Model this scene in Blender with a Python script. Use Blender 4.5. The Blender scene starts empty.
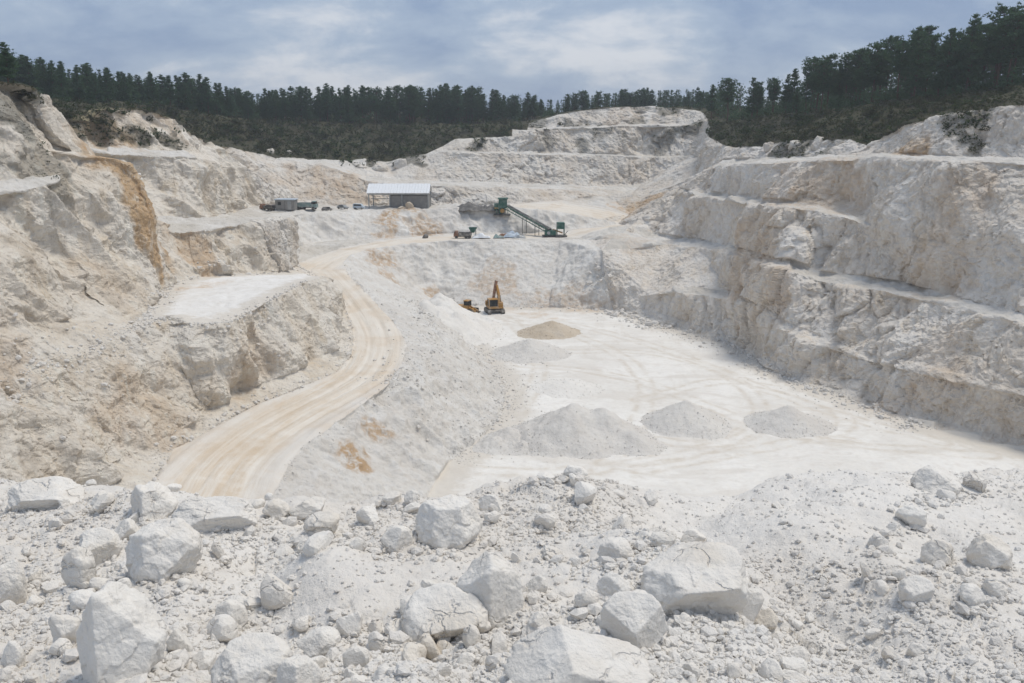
import bpy, bmesh, math, random
import numpy as np
from mathutils import Vector, Matrix
from mathutils.geometry import delaunay_2d_cdt
from mathutils.bvhtree import BVHTree

# ------------------------------------------------------------------ camera, sky, sun, exposure
SC = bpy.context.scene
COL = SC.collection
F_PX, CX, CY, HOR = 887.0, 512.0, 341.5, 125.0
PITCH = math.atan((CY - HOR) / F_PX)
cam = bpy.data.objects.new('camera', bpy.data.cameras.new('camera'))
COL.objects.link(cam)
cam.data.sensor_width = 36.0
cam.data.lens = F_PX * 36.0 / 1024.0
cam.data.clip_start, cam.data.clip_end = 0.1, 9000.0
cam.location = (0, 0, 0)
cam.rotation_euler = (math.pi / 2 - PITCH, 0, 0)
SC.camera = cam

SUN_EL, SUN_AZ = math.radians(66), math.radians(72)      # azimuth from +Y towards +X
world = bpy.data.worlds.new('World'); SC.world = world; world.use_nodes = True
sun = bpy.data.objects.new('sun', bpy.data.lights.new('sun', 'SUN')); COL.objects.link(sun)
sun.data.energy, sun.data.angle, sun.data.color = 1.75, math.radians(20), (1.0, 0.93, 0.82)
sdir = Vector((math.sin(SUN_AZ) * math.cos(SUN_EL), math.cos(SUN_AZ) * math.cos(SUN_EL), math.sin(SUN_EL)))
sun.rotation_euler = (-sdir).to_track_quat('-Z', 'Y').to_euler()
SC.view_settings.view_transform = 'Standard'
SC.view_settings.look = 'None'
SC.view_settings.exposure = 0.49
SC.view_settings.gamma = 1.0


class NT:
    """small helper for building node trees"""
    def __init__(s, tree): s.t = tree; s.n = tree.nodes; s.l = tree.links
    def node(s, typ, ins=None, **props):
        n = s.n.new(typ)
        for k, v in props.items(): setattr(n, k, v)
        for k, v in (ins or {}).items():
            if isinstance(v, bpy.types.NodeSocket): s.l.new(v, n.inputs[k])
            else: n.inputs[k].default_value = v
        return n
    def math(s, op, a, b=None, c=None, clamp=False):
        n = s.node('ShaderNodeMath', operation=op, use_clamp=clamp)
        for i, v in enumerate((a, b, c)):
            if v is None: continue
            if isinstance(v, bpy.types.NodeSocket): s.l.new(v, n.inputs[i])
            else: n.inputs[i].default_value = v
        return n.outputs[0]
    def noise(s, vec, scale, detail=4, rough=0.55, dist=0.0):
        n = s.node('ShaderNodeTexNoise', {'Scale': scale, 'Detail': detail, 'Roughness': rough, 'Distortion': dist})
        if vec is not None: s.l.new(vec, n.inputs['Vector'])
        return n.outputs['Fac']
    def ramp(s, fac, lo, hi):
        n = s.node('ShaderNodeMapRange', {'Value': fac, 'From Min': lo, 'From Max': hi}, interpolation_type='SMOOTHSTEP')
        return n.outputs[0]
    def mix(s, fac, a, b):
        n = s.node('ShaderNodeMix', data_type='RGBA')
        for i, v in ((0, fac), (6, a), (7, b)):
            if isinstance(v, bpy.types.NodeSocket): s.l.new(v, n.inputs[i])
            else: n.inputs[i].default_value = v if i == 0 else (*v, 1.0)
        return n.outputs[2]
    def scale(s, vec, xyz):
        n = s.node('ShaderNodeVectorMath', {1: xyz}, operation='MULTIPLY'); s.l.new(vec, n.inputs[0]); return n.outputs[0]


def build_sky():
    w = NT(world.node_tree); w.n.clear()
    out = w.node('ShaderNodeOutputWorld')
    sky = w.node('ShaderNodeTexSky', sky_type='NISHITA', sun_disc=False, sun_elevation=SUN_EL, sun_rotation=SUN_AZ,
                 air_density=1.0, dust_density=1.5, ozone_density=1.0)
    tc = w.node('ShaderNodeTexCoord').outputs['Generated']
    sep = w.node('ShaderNodeSeparateXYZ', {0: tc})
    z = w.math('MAXIMUM', sep.outputs[2], 0.0)
    inv = w.math('DIVIDE', 1.0, w.math('ADD', z, 0.42))
    # clouds lie on a flat layer: view direction carried up to it
    p = w.node('ShaderNodeCombineXYZ', {0: w.math('MULTIPLY', sep.outputs[0], inv), 1: w.math('MULTIPLY', sep.outputs[1], inv), 2: 3.7})
    pv = w.node('ShaderNodeVectorMath', {0: p.outputs[0], 1: SKY_OFF}, operation='ADD').outputs[0]
    big = w.noise(w.scale(pv, (1.5, 1.7, 1)), 1.0, 3, 0.5, 0.3)
    med = w.noise(w.scale(pv, (1, 1.25, 1)), 4.2, 8, 0.62, 0.2)
    cl = w.math('ADD', w.math('MULTIPLY', big, 0.50), w.math('MULTIPLY', med, 0.50))
    c1 = w.mix(w.ramp(cl, 0.38, 0.54), SKY_DARK, SKY_MID)
    c2 = w.mix(w.ramp(cl, 0.50, 0.63), c1, SKY_LIGHT)
    tot = w.mix(0.92, sky.outputs[0], c2)
    bg = w.node('ShaderNodeBackground', {'Color': tot, 'Strength': 0.1})
    w.l.new(bg.outputs[0], out.inputs[0])


SKY_OFF = (7.36, 4.1, 0.0)
SKY_DARK, SKY_MID, SKY_LIGHT = (1.85, 2.5, 3.75), (2.85, 3.5, 4.5), (5.1, 5.3, 5.7)
build_sky()

DEBUG = False
random.seed(7)
RNG = np.random.default_rng(11)

# ------------------------------------------------------------------ pixel -> world, noise, mesh helpers
cp, sp = math.cos(PITCH), math.sin(PITCH)


def ray(px, py):
    u, v = (px - CX) / F_PX, (py - CY) / F_PX
    return np.array([u, cp - v * sp, -sp - v * cp])
def Z(px, py, z):
    r = ray(px, py); return r * (z / r[2])
def D(px, py, d):
    r = ray(px, py); return r * (d / r[1])
def project(P):
    P = np.asarray(P)
    dep = P[..., 1] * cp - P[..., 2] * sp
    return np.stack([CX + F_PX * P[..., 0] / dep, CY - F_PX * (P[..., 1] * sp + P[..., 2] * cp) / dep, dep], -1)


def hash3(ix, iy, iz, s):
    h = (ix.astype(np.uint32) * np.uint32(0x8da6b343)) ^ (iy.astype(np.uint32) * np.uint32(0xd8163841)) ^ (iz.astype(np.uint32) * np.uint32(0xcb1ab31f)) ^ np.uint32((s * 0x9E3779B1) & 0xffffffff)
    h ^= h >> np.uint32(15); h *= np.uint32(0x2c1b3c6d); h ^= h >> np.uint32(12); h *= np.uint32(0x297a2d39); h ^= h >> np.uint32(15)
    return (h >> np.uint32(8)).astype(np.float32) * np.float32(1 / 16777216.0)


def _vn(p, s):
    i = np.floor(p).astype(np.int32); f = (p - i).astype(np.float32)
    u = f * f * f * (f * (f * 6 - 15) + 10)
    r = 0
    for a in (0, 1):
        wx = u[:, 0] if a else 1 - u[:, 0]
        for b in (0, 1):
            wy = u[:, 1] if b else 1 - u[:, 1]
            for c in (0, 1):
                wz = u[:, 2] if c else 1 - u[:, 2]
                r = r + wx * wy * wz * hash3(i[:, 0] + a, i[:, 1] + b, i[:, 2] + c, s)
    return r * 2 - 1


def chunked(fn, p, *a):
    n = len(p)
    if n <= 120000: return fn(p, *a)
    parts = [fn(p[k:k + 120000], *a) for k in range(0, n, 120000)]
    if isinstance(parts[0], tuple): return tuple(np.concatenate(q) for q in zip(*parts))
    return np.concatenate(parts)


def vnoise(p, s=0): return chunked(_vn, p, s)
def fbm(p, octv=4, s=0, gain=0.5):
    r, a, q = 0, 1.0, p
    for k in range(octv):
        r = r + a * vnoise(q, s + k); a *= gain; q = q * 2.03 + 17.1
    return r


def _wor(p, s):
    i = np.floor(p).astype(np.int32)
    n = len(p)
    f1 = np.full(n, 9.0, np.float32); f2 = f1.copy(); rid = np.zeros(n, np.float32); tilt = np.zeros(n, np.float32)
    for a in (-1, 0, 1):
        for b in (-1, 0, 1):
            for c in (-1, 0, 1):
                x, y, z = i[:, 0] + a, i[:, 1] + b, i[:, 2] + c
                h1 = hash3(x, y, z, s); h2 = hash3(x, y, z, s + 1); h3 = hash3(x, y, z, s + 2)
                dx = (x + h1 - p[:, 0]).astype(np.float32); dy = (y + h2 - p[:, 1]).astype(np.float32); dz = (z + h3 - p[:, 2]).astype(np.float32)
                d = np.sqrt(dx * dx + dy * dy + dz * dz)
                new = d < f1
                f2 = np.where(new, f1, np.minimum(f2, d))
                t = dx * (h2 - .5) + dy * (h3 - .5) + dz * (h1 - .5)
                rid = np.where(new, h3, rid); tilt = np.where(new, t, tilt)
                f1 = np.where(new, d, f1)
    return f1, f2, rid, tilt
def worley(p, s=0): return chunked(_wor, p, s)


def sstep(x, a, b):
    t = np.clip((x - a) / (b - a), 0, 1); return t * t * (3 - 2 * t)


def mesh_np(name, V, F, mat=None, smooth=True, attrs=None):
    me = bpy.data.meshes.new(name)
    V = np.asarray(V, np.float32); F = np.asarray(F, np.int32); k = F.shape[1]
    me.vertices.add(len(V)); me.vertices.foreach_set('co', V.ravel())
    me.loops.add(F.size); me.loops.foreach_set('vertex_index', F.ravel())
    me.polygons.add(len(F)); me.polygons.foreach_set('loop_start', np.arange(0, F.size, k, dtype=np.int32))
    me.polygons.foreach_set('use_smooth', np.full(len(F), smooth, bool))
    for an, av in (attrs or {}).items():
        at = me.attributes.new(an, 'FLOAT', 'POINT'); at.data.foreach_set('value', np.asarray(av, np.float32).ravel())
    me.update(calc_edges=True)
    if mat: me.materials.append(mat)
    return me


def obj(name, me, parent=None, loc=None, label=None, cat=None, group=None, kind=None):
    o = bpy.data.objects.new(name, me); COL.objects.link(o)
    if parent is not None: o.parent = parent
    if loc is not None: o.location = loc
    if label: o['label'] = label
    if cat: o['category'] = cat
    if group: o['group'] = group
    if kind: o['kind'] = kind
    return o


# ------------------------------------------------------------------ materials
def new_mat(name, rough=0.9):
    m = bpy.data.materials.new(name); m.use_nodes = True
    t = NT(m.node_tree); b = t.n['Principled BSDF']; b.inputs['Roughness'].default_value = rough
    b.inputs['Specular IOR Level'].default_value = 0.25
    return m, t, b


def bump(t, b, height, strength, dist):
    n = t.node('ShaderNodeBump', {'Height': height, 'Strength': strength, 'Distance': dist})
    t.l.new(n.outputs[0], b.inputs['Normal'])


def attr(t, name): return t.node('ShaderNodeAttribute', attribute_name=name).outputs['Fac']


def rock_mat(name, white, cream, tan, grey, tan_amt=0.5, grey_amt=0.5, STREAK=0.3):
    m, t, b = new_mat(name, 0.92)
    p = t.node('ShaderNodeNewGeometry').outputs['Position']
    n1 = t.noise(t.scale(p, (1, 1, 0.8)), 0.11, 5, 0.6, 0.6)
    n2 = t.noise(t.scale(p, (1, 1, 0.45)), 0.35, 6, 0.65, 0.8)
    n3 = t.noise(t.scale(p, (1, 1, 0.5)), 0.23, 6, 0.7, 1.2)
    fine = t.noise(p, 3.0, 5, 0.7)
    c = t.mix(t.ramp(n1, 0.35, 0.62), white, cream)
    c = t.mix(t.math('MULTIPLY', t.ramp(n3, 0.52, 0.70), tan_amt), c, tan)
    c = t.mix(t.math('MULTIPLY', t.ramp(n2, 0.52, 0.72), grey_amt), c, grey)
    oc = t.math('MULTIPLY', attr(t, 'ochre'), t.ramp(t.math('ADD', n2, t.math('MULTIPLY', fine, 0.4)), 0.45, 0.8))
    oc2 = t.math('ADD', oc, t.math('MULTIPLY', attr(t, 'ochre'), 0.22), clamp=True)
    c = t.mix(oc2, c, t.mix(t.ramp(n3, 0.4, 0.62), (0.55, 0.395, 0.24), (0.47, 0.31, 0.17)))
    # iron seams in the joints of the rock
    v = t.node('ShaderNodeTexVoronoi', {'Scale': 0.42, 'Randomness': 1.0}, feature='DISTANCE_TO_EDGE')
    wv = t.node('ShaderNodeVectorMath', {0: t.scale(p, (1, 1, 0.6)), 1: t.scale(t.node('ShaderNodeTexNoise', {'Vector': p, 'Scale': 0.5, 'Detail': 4}).outputs['Color'], (2.6, 2.6, 2.6))}, operation='ADD')
    t.l.new(wv.outputs[0], v.inputs['Vector'])
    seam = t.math('MULTIPLY', t.math('SUBTRACT', 1.0, t.ramp(v.outputs['Distance'], 0.0, 0.09)), t.ramp(n1, 0.42, 0.6))
    jn = t.math('MULTIPLY', attr(t, 'joint'), t.ramp(t.math('ADD', n2, t.math('MULTIPLY', fine, 0.5)), 0.55, 0.9))
    c = t.mix(t.math('MULTIPLY', seam, 0.26), c, (0.42, 0.33, 0.23))
    c = t.mix(t.math('MULTIPLY', jn, 0.45), c, (0.36, 0.285, 0.205))
    drip = t.noise(t.scale(p, (0.9, 0.9, 0.07)), 1.0, 6, 0.68, 0.6)
    c = t.mix(t.math('MULTIPLY', t.ramp(drip, 0.50, 0.70), STREAK), c, tuple(0.78 * x for x in grey))
    c = t.mix(t.math('MULTIPLY', t.ramp(drip, 0.48, 0.34), STREAK), c, tuple(min(0.8, 1.12 * x) for x in white))
    c = t.mix(t.math('MULTIPLY', t.ramp(fine, 0.5, 0.75), 0.25), c, grey)
    c = t.mix(t.math('MULTIPLY', attr(t, 'soil'), 0.85), c, (0.075, 0.07, 0.045))
    t.l.new(c, b.inputs['Base Color'])
    h = t.math('ADD', t.noise(p, 1.6, 8, 0.68, 0.3), t.math('MULTIPLY', t.noise(p, 9.0, 4, 0.6), 0.25))
    bump(t, b, h, 0.9, 0.38)
    return m


M_ROCK_L = rock_mat('chalk_rock_warm', (0.74, 0.695, 0.625), (0.69, 0.62, 0.525), (0.57, 0.46, 0.32), (0.54, 0.495, 0.435), 0.58, 0.5, 0.45)
M_ROCK_R = rock_mat('chalk_rock_cool', (0.76, 0.72, 0.665), (0.71, 0.645, 0.565), (0.60, 0.485, 0.345), (0.57, 0.53, 0.485), 0.65, 0.45)
M_ROCK_F = rock_mat('chalk_rock_far', (0.73, 0.695, 0.64), (0.66, 0.60, 0.525), (0.55, 0.46, 0.34), (0.44, 0.42, 0.40), 0.4, 0.75)


def soft_ground(name, a, b_, c_, s=1.0, bstr=0.5, bd=0.12, tracks=False, streaks=False, edge=False):
    m, t, b = new_mat(name, 0.95)
    p = t.node('ShaderNodeNewGeometry').outputs['Position']
    n1 = t.noise(p, 0.09 * s, 5, 0.6, 0.8)
    n2 = t.noise(p, 0.9 * s, 5, 0.65, 0.4)
    c = t.mix(t.ramp(n1, 0.36, 0.64), a, b_)
    c = t.mix(t.math('MULTIPLY', t.ramp(n2, 0.48, 0.7), 0.55), c, c_)
    if tracks:
        wv = t.node('ShaderNodeVectorMath', {0: p, 1: t.scale(t.node('ShaderNodeTexNoise', {'Vector': p, 'Scale': 0.03, 'Detail': 1}).outputs['Color'], (9, 9, 0))}, operation='ADD').outputs[0]
        mp = t.node('ShaderNodeMapping', {'Vector': wv, 'Rotation': (0, 0, math.radians(80)), 'Scale': (0.8, 0.12, 1.0)}).outputs[0]
        k = t.ramp(t.noise(mp, 0.8, 6, 0.72), 0.52, 0.72)
        zone = t.ramp(t.noise(p, 0.045, 3, 0.5), 0.34, 0.52)
        sm = t.noise(t.scale(wv, (0.10, 0.24, 1.0)), 1.0, 6, 0.62, 0.5)
        c = t.mix(t.math('MULTIPLY', t.ramp(sm, 0.47, 0.62), 0.6), c, (0.635, 0.595, 0.54))
        c = t.mix(t.math('MULTIPLY', t.math('MULTIPLY', k, zone), 0.5), c, (0.60, 0.55, 0.485))
        trk = t.math('MULTIPLY', attr(t, 'track'), t.ramp(t.noise(p, 0.5, 6, 0.72), 0.34, 0.62))
        c = t.mix(t.math('MULTIPLY', trk, 0.75), c, (0.585, 0.525, 0.445))
    if streaks:
        sv = t.noise(t.scale(p, (0.55, 0.55, 0.035)), 1.0, 6, 0.68, 0.5)
        c = t.mix(t.math('MULTIPLY', t.ramp(sv, 0.50, 0.70), 0.6), c, (0.80, 0.79, 0.77))
        c = t.mix(t.math('MULTIPLY', t.ramp(sv, 0.48, 0.34), 0.6), c, (0.63, 0.585, 0.525))
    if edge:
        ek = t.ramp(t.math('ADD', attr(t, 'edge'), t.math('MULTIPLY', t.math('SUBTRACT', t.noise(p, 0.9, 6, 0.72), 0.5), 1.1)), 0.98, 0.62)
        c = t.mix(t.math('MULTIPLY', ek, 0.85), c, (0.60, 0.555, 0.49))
    oc = attr(t, 'ochre')
    c = t.mix(t.math('MULTIPLY', oc, t.ramp(t.math('ADD', n2, t.math('MULTIPLY', t.noise(p, 4.0, 5, 0.7), 0.35)), 0.50, 0.78)), c, (0.52, 0.365, 0.225))
    t.l.new(c, b.inputs['Base Color'])
    h = t.math('ADD', t.noise(p, 2.2, 7, 0.7), t.math('MULTIPLY', t.noise(p, 14.0, 3, 0.6), 0.2))
    bump(t, b, h, bstr, bd)
    return m


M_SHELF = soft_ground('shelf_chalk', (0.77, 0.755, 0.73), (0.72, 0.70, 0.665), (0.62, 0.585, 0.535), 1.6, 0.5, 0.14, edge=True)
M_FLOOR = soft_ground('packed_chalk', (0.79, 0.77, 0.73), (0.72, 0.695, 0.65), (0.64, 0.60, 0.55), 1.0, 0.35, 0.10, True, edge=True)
M_BENCH = soft_ground('bench_dust', (0.66, 0.635, 0.595), (0.56, 0.525, 0.47), (0.48, 0.445, 0.395), 1.4, 0.8, 0.25)
M_SPOIL = soft_ground('spoil_chalk', (0.76, 0.735, 0.69), (0.70, 0.665, 0.615), (0.61, 0.57, 0.515), 1.2, 1.0, 0.30, streaks=True)


def road_mat():
    m, t, b = new_mat('haul_road_dust', 0.93)
    p = t.node('ShaderNodeNewGeometry').outputs['Position']
    ac, al = attr(t, 'across'), attr(t, 'along')
    v = t.node('ShaderNodeCombineXYZ', {0: ac, 1: t.math('MULTIPLY', al, 0.035), 2: 0.0}).outputs[0]
    st = t.noise(v, 1.1, 6, 0.72)
    n1 = t.noise(p, 0.14, 4, 0.6, 0.6)
    brk = t.ramp(t.noise(p, 0.55, 6, 0.7, 0.6), 0.30, 0.58)
    tan = t.math('MULTIPLY', t.math('MULTIPLY', t.ramp(st, 0.34, 0.68), brk), t.math('SUBTRACT', 1.0, t.ramp(al, 12.0, 70.0)), clamp=True)
    c = t.mix(t.ramp(st, 0.38, 0.66), (0.715, 0.67, 0.60), (0.665, 0.60, 0.515))
    c = t.mix(t.math('MULTIPLY', tan, 0.9), c, (0.575, 0.465, 0.34))
    edge = t.ramp(t.math('ABSOLUTE', t.math('SUBTRACT', ac, 0.2)), 2.2, 4.4)
    c = t.mix(t.math('MULTIPLY', edge, 0.75), c, (0.66, 0.635, 0.595))
    c = t.mix(t.math('MULTIPLY', t.ramp(n1, 0.45, 0.65), 0.35), c, (0.55, 0.42, 0.28))
    v2 = t.node('ShaderNodeCombineXYZ', {0: ac, 1: t.math('MULTIPLY', al, 0.012), 2: 5.0}).outputs[0]
    rut = t.math('MULTIPLY', t.ramp(t.noise(v2, 1.6, 3, 0.6), 0.54, 0.66), t.ramp(t.noise(p, 0.8, 5, 0.7), 0.32, 0.55))
    c = t.mix(t.math('MULTIPLY', rut, 0.4), c, (0.46, 0.38, 0.285))
    t.l.new(c, b.inputs['Base Color'])
    h = t.math('ADD', t.noise(v, 3.0, 6, 0.7), t.math('MULTIPLY', t.noise(p, 5.0, 5, 0.65), 0.5))
    bump(t, b, h, 0.5, 0.12)
    return m


M_ROAD = road_mat()


def hill_mat():
    m, t, b = new_mat('heath_soil', 0.97)
    p = t.node('ShaderNodeNewGeometry').outputs['Position']
    n1 = t.noise(p, 0.12, 5, 0.65, 0.5); n2 = t.noise(p, 1.3, 5, 0.7)
    c = t.mix(t.ramp(n1, 0.4, 0.62), (0.058, 0.054, 0.034), (0.074, 0.072, 0.040))
    c = t.mix(t.ramp(n2, 0.45, 0.7), c, (0.050, 0.050, 0.032))
    c = t.mix(attr(t, 'ochre'), c, (0.42, 0.36, 0.24))
    t.l.new(c, b.inputs['Base Color']); bump(t, b, n2, 0.9, 0.4)
    return m


M_HILL = hill_mat()


def stone_mat():
    m, t, b = new_mat('white_chalk_stone', 0.9)
    oi = t.node('ShaderNodeObjectInfo')
    tc = t.node('ShaderNodeNewGeometry').outputs['Position']
    n1 = t.noise(tc, 2.2, 5, 0.62, 0.4); n2 = t.noise(tc, 11.0, 6, 0.7)
    c = t.mix(t.ramp(n1, 0.36, 0.68), (0.81, 0.78, 0.73), (0.76, 0.715, 0.65))
    c = t.mix(t.math('MULTIPLY', t.ramp(n2, 0.5, 0.74), 0.4), c, (0.62, 0.58, 0.52))
    st = t.math('MULTIPLY', t.ramp(t.noise(tc, 1.1, 4, 0.6), 0.56, 0.74), 0.35)
    c = t.mix(st, c, (0.64, 0.55, 0.42))
    c = t.mix(t.math('MULTIPLY', oi.outputs['Random'], 0.2), c, (0.69, 0.65, 0.595))
    t.l.new(c, b.inputs['Base Color'])
    wv = t.node('ShaderNodeVectorMath', {0: tc, 1: t.scale(t.node('ShaderNodeTexNoise', {'Vector': tc, 'Scale': 2.5, 'Detail': 5}).outputs['Color'], (0.7, 0.7, 0.7))}, operation='ADD').outputs[0]
    vo = t.node('ShaderNodeTexVoronoi', {'Vector': wv, 'Scale': 2.3}, feature='DISTANCE_TO_EDGE').outputs['Distance']
    ck = t.math('MULTIPLY', t.math('SUBTRACT', 1.0, t.ramp(vo, 0.0, 0.035)), t.ramp(n1, 0.48, 0.6))
    h = t.math('ADD', t.noise(tc, 7.0, 9, 0.68, 0.2), t.math('MULTIPLY', t.noise(tc, 45.0, 4, 0.6), 0.16))
    h = t.math('SUBTRACT', h, t.math('MULTIPLY', ck, 0.5))
    bump(t, b, h, 0.75, 0.05)
    return m


M_STONE = stone_mat()


def bank_mat(name='chalk_rubble', k=1.0):
    m, t, b = new_mat(name, 0.95)
    p = t.node('ShaderNodeNewGeometry').outputs['Position']
    n1 = t.noise(p, 0.45, 5, 0.6, 0.5); n2 = t.noise(p, 5.0, 5, 0.65)
    c = t.mix(t.ramp(n1, 0.38, 0.64), (0.79 * k, 0.76 * k, 0.715 * k), (0.74 * k, 0.70 * k, 0.645 * k))
    c = t.mix(t.math('MULTIPLY', t.ramp(n2, 0.48, 0.72), 0.45), c, (0.60 * k, 0.565 * k, 0.52 * k))
    t.l.new(c, b.inputs['Base Color'])
    h = t.math('ADD', t.noise(p, 10.0, 7, 0.7), t.math('MULTIPLY', t.noise(p, 60.0, 3, 0.6), 0.2))
    bump(t, b, h, 0.8, 0.05)
    return m


M_BANK = bank_mat()


def flat_mat(name, col, rough=0.6, metal=0.0, var=0.15, scale=3.0, dirt=(0.62, 0.58, 0.52), dirt_amt=0.35):
    m, t, b = new_mat(name, rough)
    p = t.node('ShaderNodeTexCoord').outputs['Object']
    n = t.noise(p, scale, 5, 0.65); n2 = t.noise(p, scale * 0.35, 4, 0.6)
    c = t.mix(t.math('MULTIPLY', t.ramp(n, 0.3, 0.8), var * 2), col, tuple(x * 0.6 for x in col))
    c = t.mix(t.math('MULTIPLY', t.ramp(n2, 0.42, 0.7), dirt_amt), c, dirt)
    t.l.new(c, b.inputs['Base Color']); b.inputs['Metallic'].default_value = metal
    bump(t, b, n, 0.15, 0.02)
    return m


M_YELLOW = flat_mat('yellow_machine_paint', (0.42, 0.225, 0.06), 0.6)
M_DARK = flat_mat('dark_steel', (0.05, 0.05, 0.05), 0.5, 0.3)
M_TRACK = flat_mat('track_steel', (0.13, 0.12, 0.11), 0.7, 0.2, dirt_amt=0.6)
M_GLASS = flat_mat('cab_glass', (0.012, 0.016, 0.018), 0.1, 0, 0.05, dirt_amt=0.08)
M_GREEN = flat_mat('green_machine_paint', (0.03, 0.115, 0.085), 0.5, dirt_amt=0.2)
M_BELT = flat_mat('conveyor_rubber', (0.06, 0.065, 0.065), 0.8, dirt_amt=0.3)
M_ROOF = flat_mat('white_roof_sheet', (0.80, 0.82, 0.84), 0.5, dirt_amt=0.1)
M_PANEL = flat_mat('grey_concrete_panel', (0.24, 0.235, 0.225), 0.85, dirt_amt=0.15)
M_POST = flat_mat('grey_steel_post', (0.33, 0.35, 0.36), 0.5, 0.3)
M_TEAL = flat_mat('teal_vehicle_paint', (0.20, 0.28, 0.27), 0.5, dirt_amt=0.45)
M_PALE = flat_mat('pale_blue_paint', (0.50, 0.58, 0.66), 0.4, dirt_amt=0.25)
M_RUST = flat_mat('rusty_brown_paint', (0.24, 0.12, 0.07), 0.8, dirt_amt=0.4)
M_BLUETARP = flat_mat('blue_grey_tarp', (0.24, 0.38, 0.46), 0.6, dirt_amt=0.2)
M_SCRAP = flat_mat('dark_aggregate', (0.14, 0.135, 0.13), 0.95, dirt_amt=0.25)
M_TYRE = flat_mat('dusty_tyre', (0.05, 0.048, 0.045), 0.9, dirt_amt=0.35)


def leaf_mat(name, a, b_):
    m, t, b = new_mat(name, 0.75)
    p = t.node('ShaderNodeTexCoord').outputs['Object']; oi = t.node('ShaderNodeObjectInfo')
    n = t.noise(p, 0.9, 4, 0.6)
    c = t.mix(t.ramp(n, 0.35, 0.65), a, b_)
    c = t.mix(t.math('MULTIPLY', oi.outputs['Random'], 0.35), c, tuple(0.8 * x for x in b_))
    t.l.new(c, b.inputs['Base Color']); b.inputs['Specular IOR Level'].default_value = 0.15
    tr = t.node('ShaderNodeBsdfTranslucent', {'Color': c})
    ms = t.node('ShaderNodeMixShader', {0: 0.35, 1: b.outputs[0], 2: tr.outputs[0]})
    t.l.new(ms.outputs[0], t.n['Material Output'].inputs['Surface'])
    return m


M_NEEDLE = leaf_mat('pine_needles', (0.062, 0.122, 0.066), (0.098, 0.165, 0.082))
M_BARK = flat_mat('pine_bark', (0.13, 0.085, 0.06), 0.95, dirt=(0.07, 0.055, 0.045), dirt_amt=0.5)
M_SHRUB = leaf_mat('heath_leaves', (0.062, 0.074, 0.036), (0.098, 0.098, 0.052))
M_SHRUB2 = leaf_mat('broom_leaves', (0.045, 0.070, 0.030), (0.085, 0.110, 0.045))

# ------------------------------------------------------------------ the quarry: breaklines of the real landform, joined into one surface
ZF = -34.0
FOOT_PX = [(612, 311), (640, 317), (672, 328), (700, 335), (729, 342), (750, 355), (768, 369), (800, 383), (845, 397), (891, 415), (935, 429), (981, 441), (1040, 455), (1150, 490), (1300, 560)]
FOOT = [Z(a, b, ZF) for a, b in FOOT_PX]
_fx = np.array([a for a, b in FOOT_PX]); _fd = np.array([q[1] for q in FOOT])


def RW(px, py, dl): return D(px, py, float(np.interp(px, _fx, _fd)) + dl)
def Zs(l): return [Z(*q) for q in l]
def Ds(l): return [D(*q) for q in l]
def Rs(l): return [RW(*q) for q in l]


lines = []
def line(pts): lines.append([np.array(q, float) for q in pts]); return lines[-1]


line(FOOT + [np.array((75., 40., ZF))])
BACK = line([FOOT[0]] + Zs([(585, 309, ZF), (550, 308, ZF), (510, 307.5, ZF), (470, 306, ZF), (440, 303, ZF)]))
TOE = line([BACK[-1]] + Zs([(452, 325, ZF), (474, 350, ZF), (497, 372, ZF), (505, 395, ZF), (501, 414, ZF), (488, 430, ZF), (472, 446, ZF), (450, 462, ZF), (430, 490, ZF), (410, 530, ZF), (390, 600, ZF)]) + [np.array((-8., 30., ZF))])
# haul road
ROAD_L = Zs([(110, 560, -28.9), (150, 490, -28.6), (173, 450, -28.2), (212, 427, -27.8), (256, 405, -27.5), (300, 388, -27.2), (335, 372, -26.9), (351, 356, -26.6), (353, 338, -26.3), (349, 318, -25.7), (342, 301, -25.2), (322, 278, -24.3), (298, 266, -23.8)])
ROAD_R = Zs([(240, 560, -28.9), (262, 512, -28.7), (276, 489, -28.5), (289, 464, -28.2), (306, 445, -28.0), (337, 422, -27.6), (366, 401, -27.2), (388, 385, -26.9), (402, 366, -26.6), (407, 345, -26.2), (401, 330, -25.8), (389, 316, -25.4), (369, 295, -24.8), (350, 277, -24.3), (343, 262, -23.7)])
line(ROAD_L); line(ROAD_R)
EMB = line([ROAD_R[-1]] + Zs([(352, 254, -23.5), (366, 249, -23.4), (400, 244.5, -23.4), (440, 241, -23.4), (500, 240, -23.4), (560, 240, -23.4), (588, 240, -23.4)]) + [D(602, 250, 172)])
line([EMB[-1], D(606, 285, 166), FOOT[0]])
# lower terrace beside the road
TERR = line([ROAD_R[6]] + Zs([(392, 388, -27.3), (416, 369, -27.3), (434, 351, -27.3), (437, 332, -27.4), (428, 314, -27.5), (412, 300, -27.6), (394, 294, -27.0), (374, 293, -25.2)]) + [ROAD_R[12]])
line([TERR[6], D(424, 300, 150), BACK[-1]])
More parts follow.
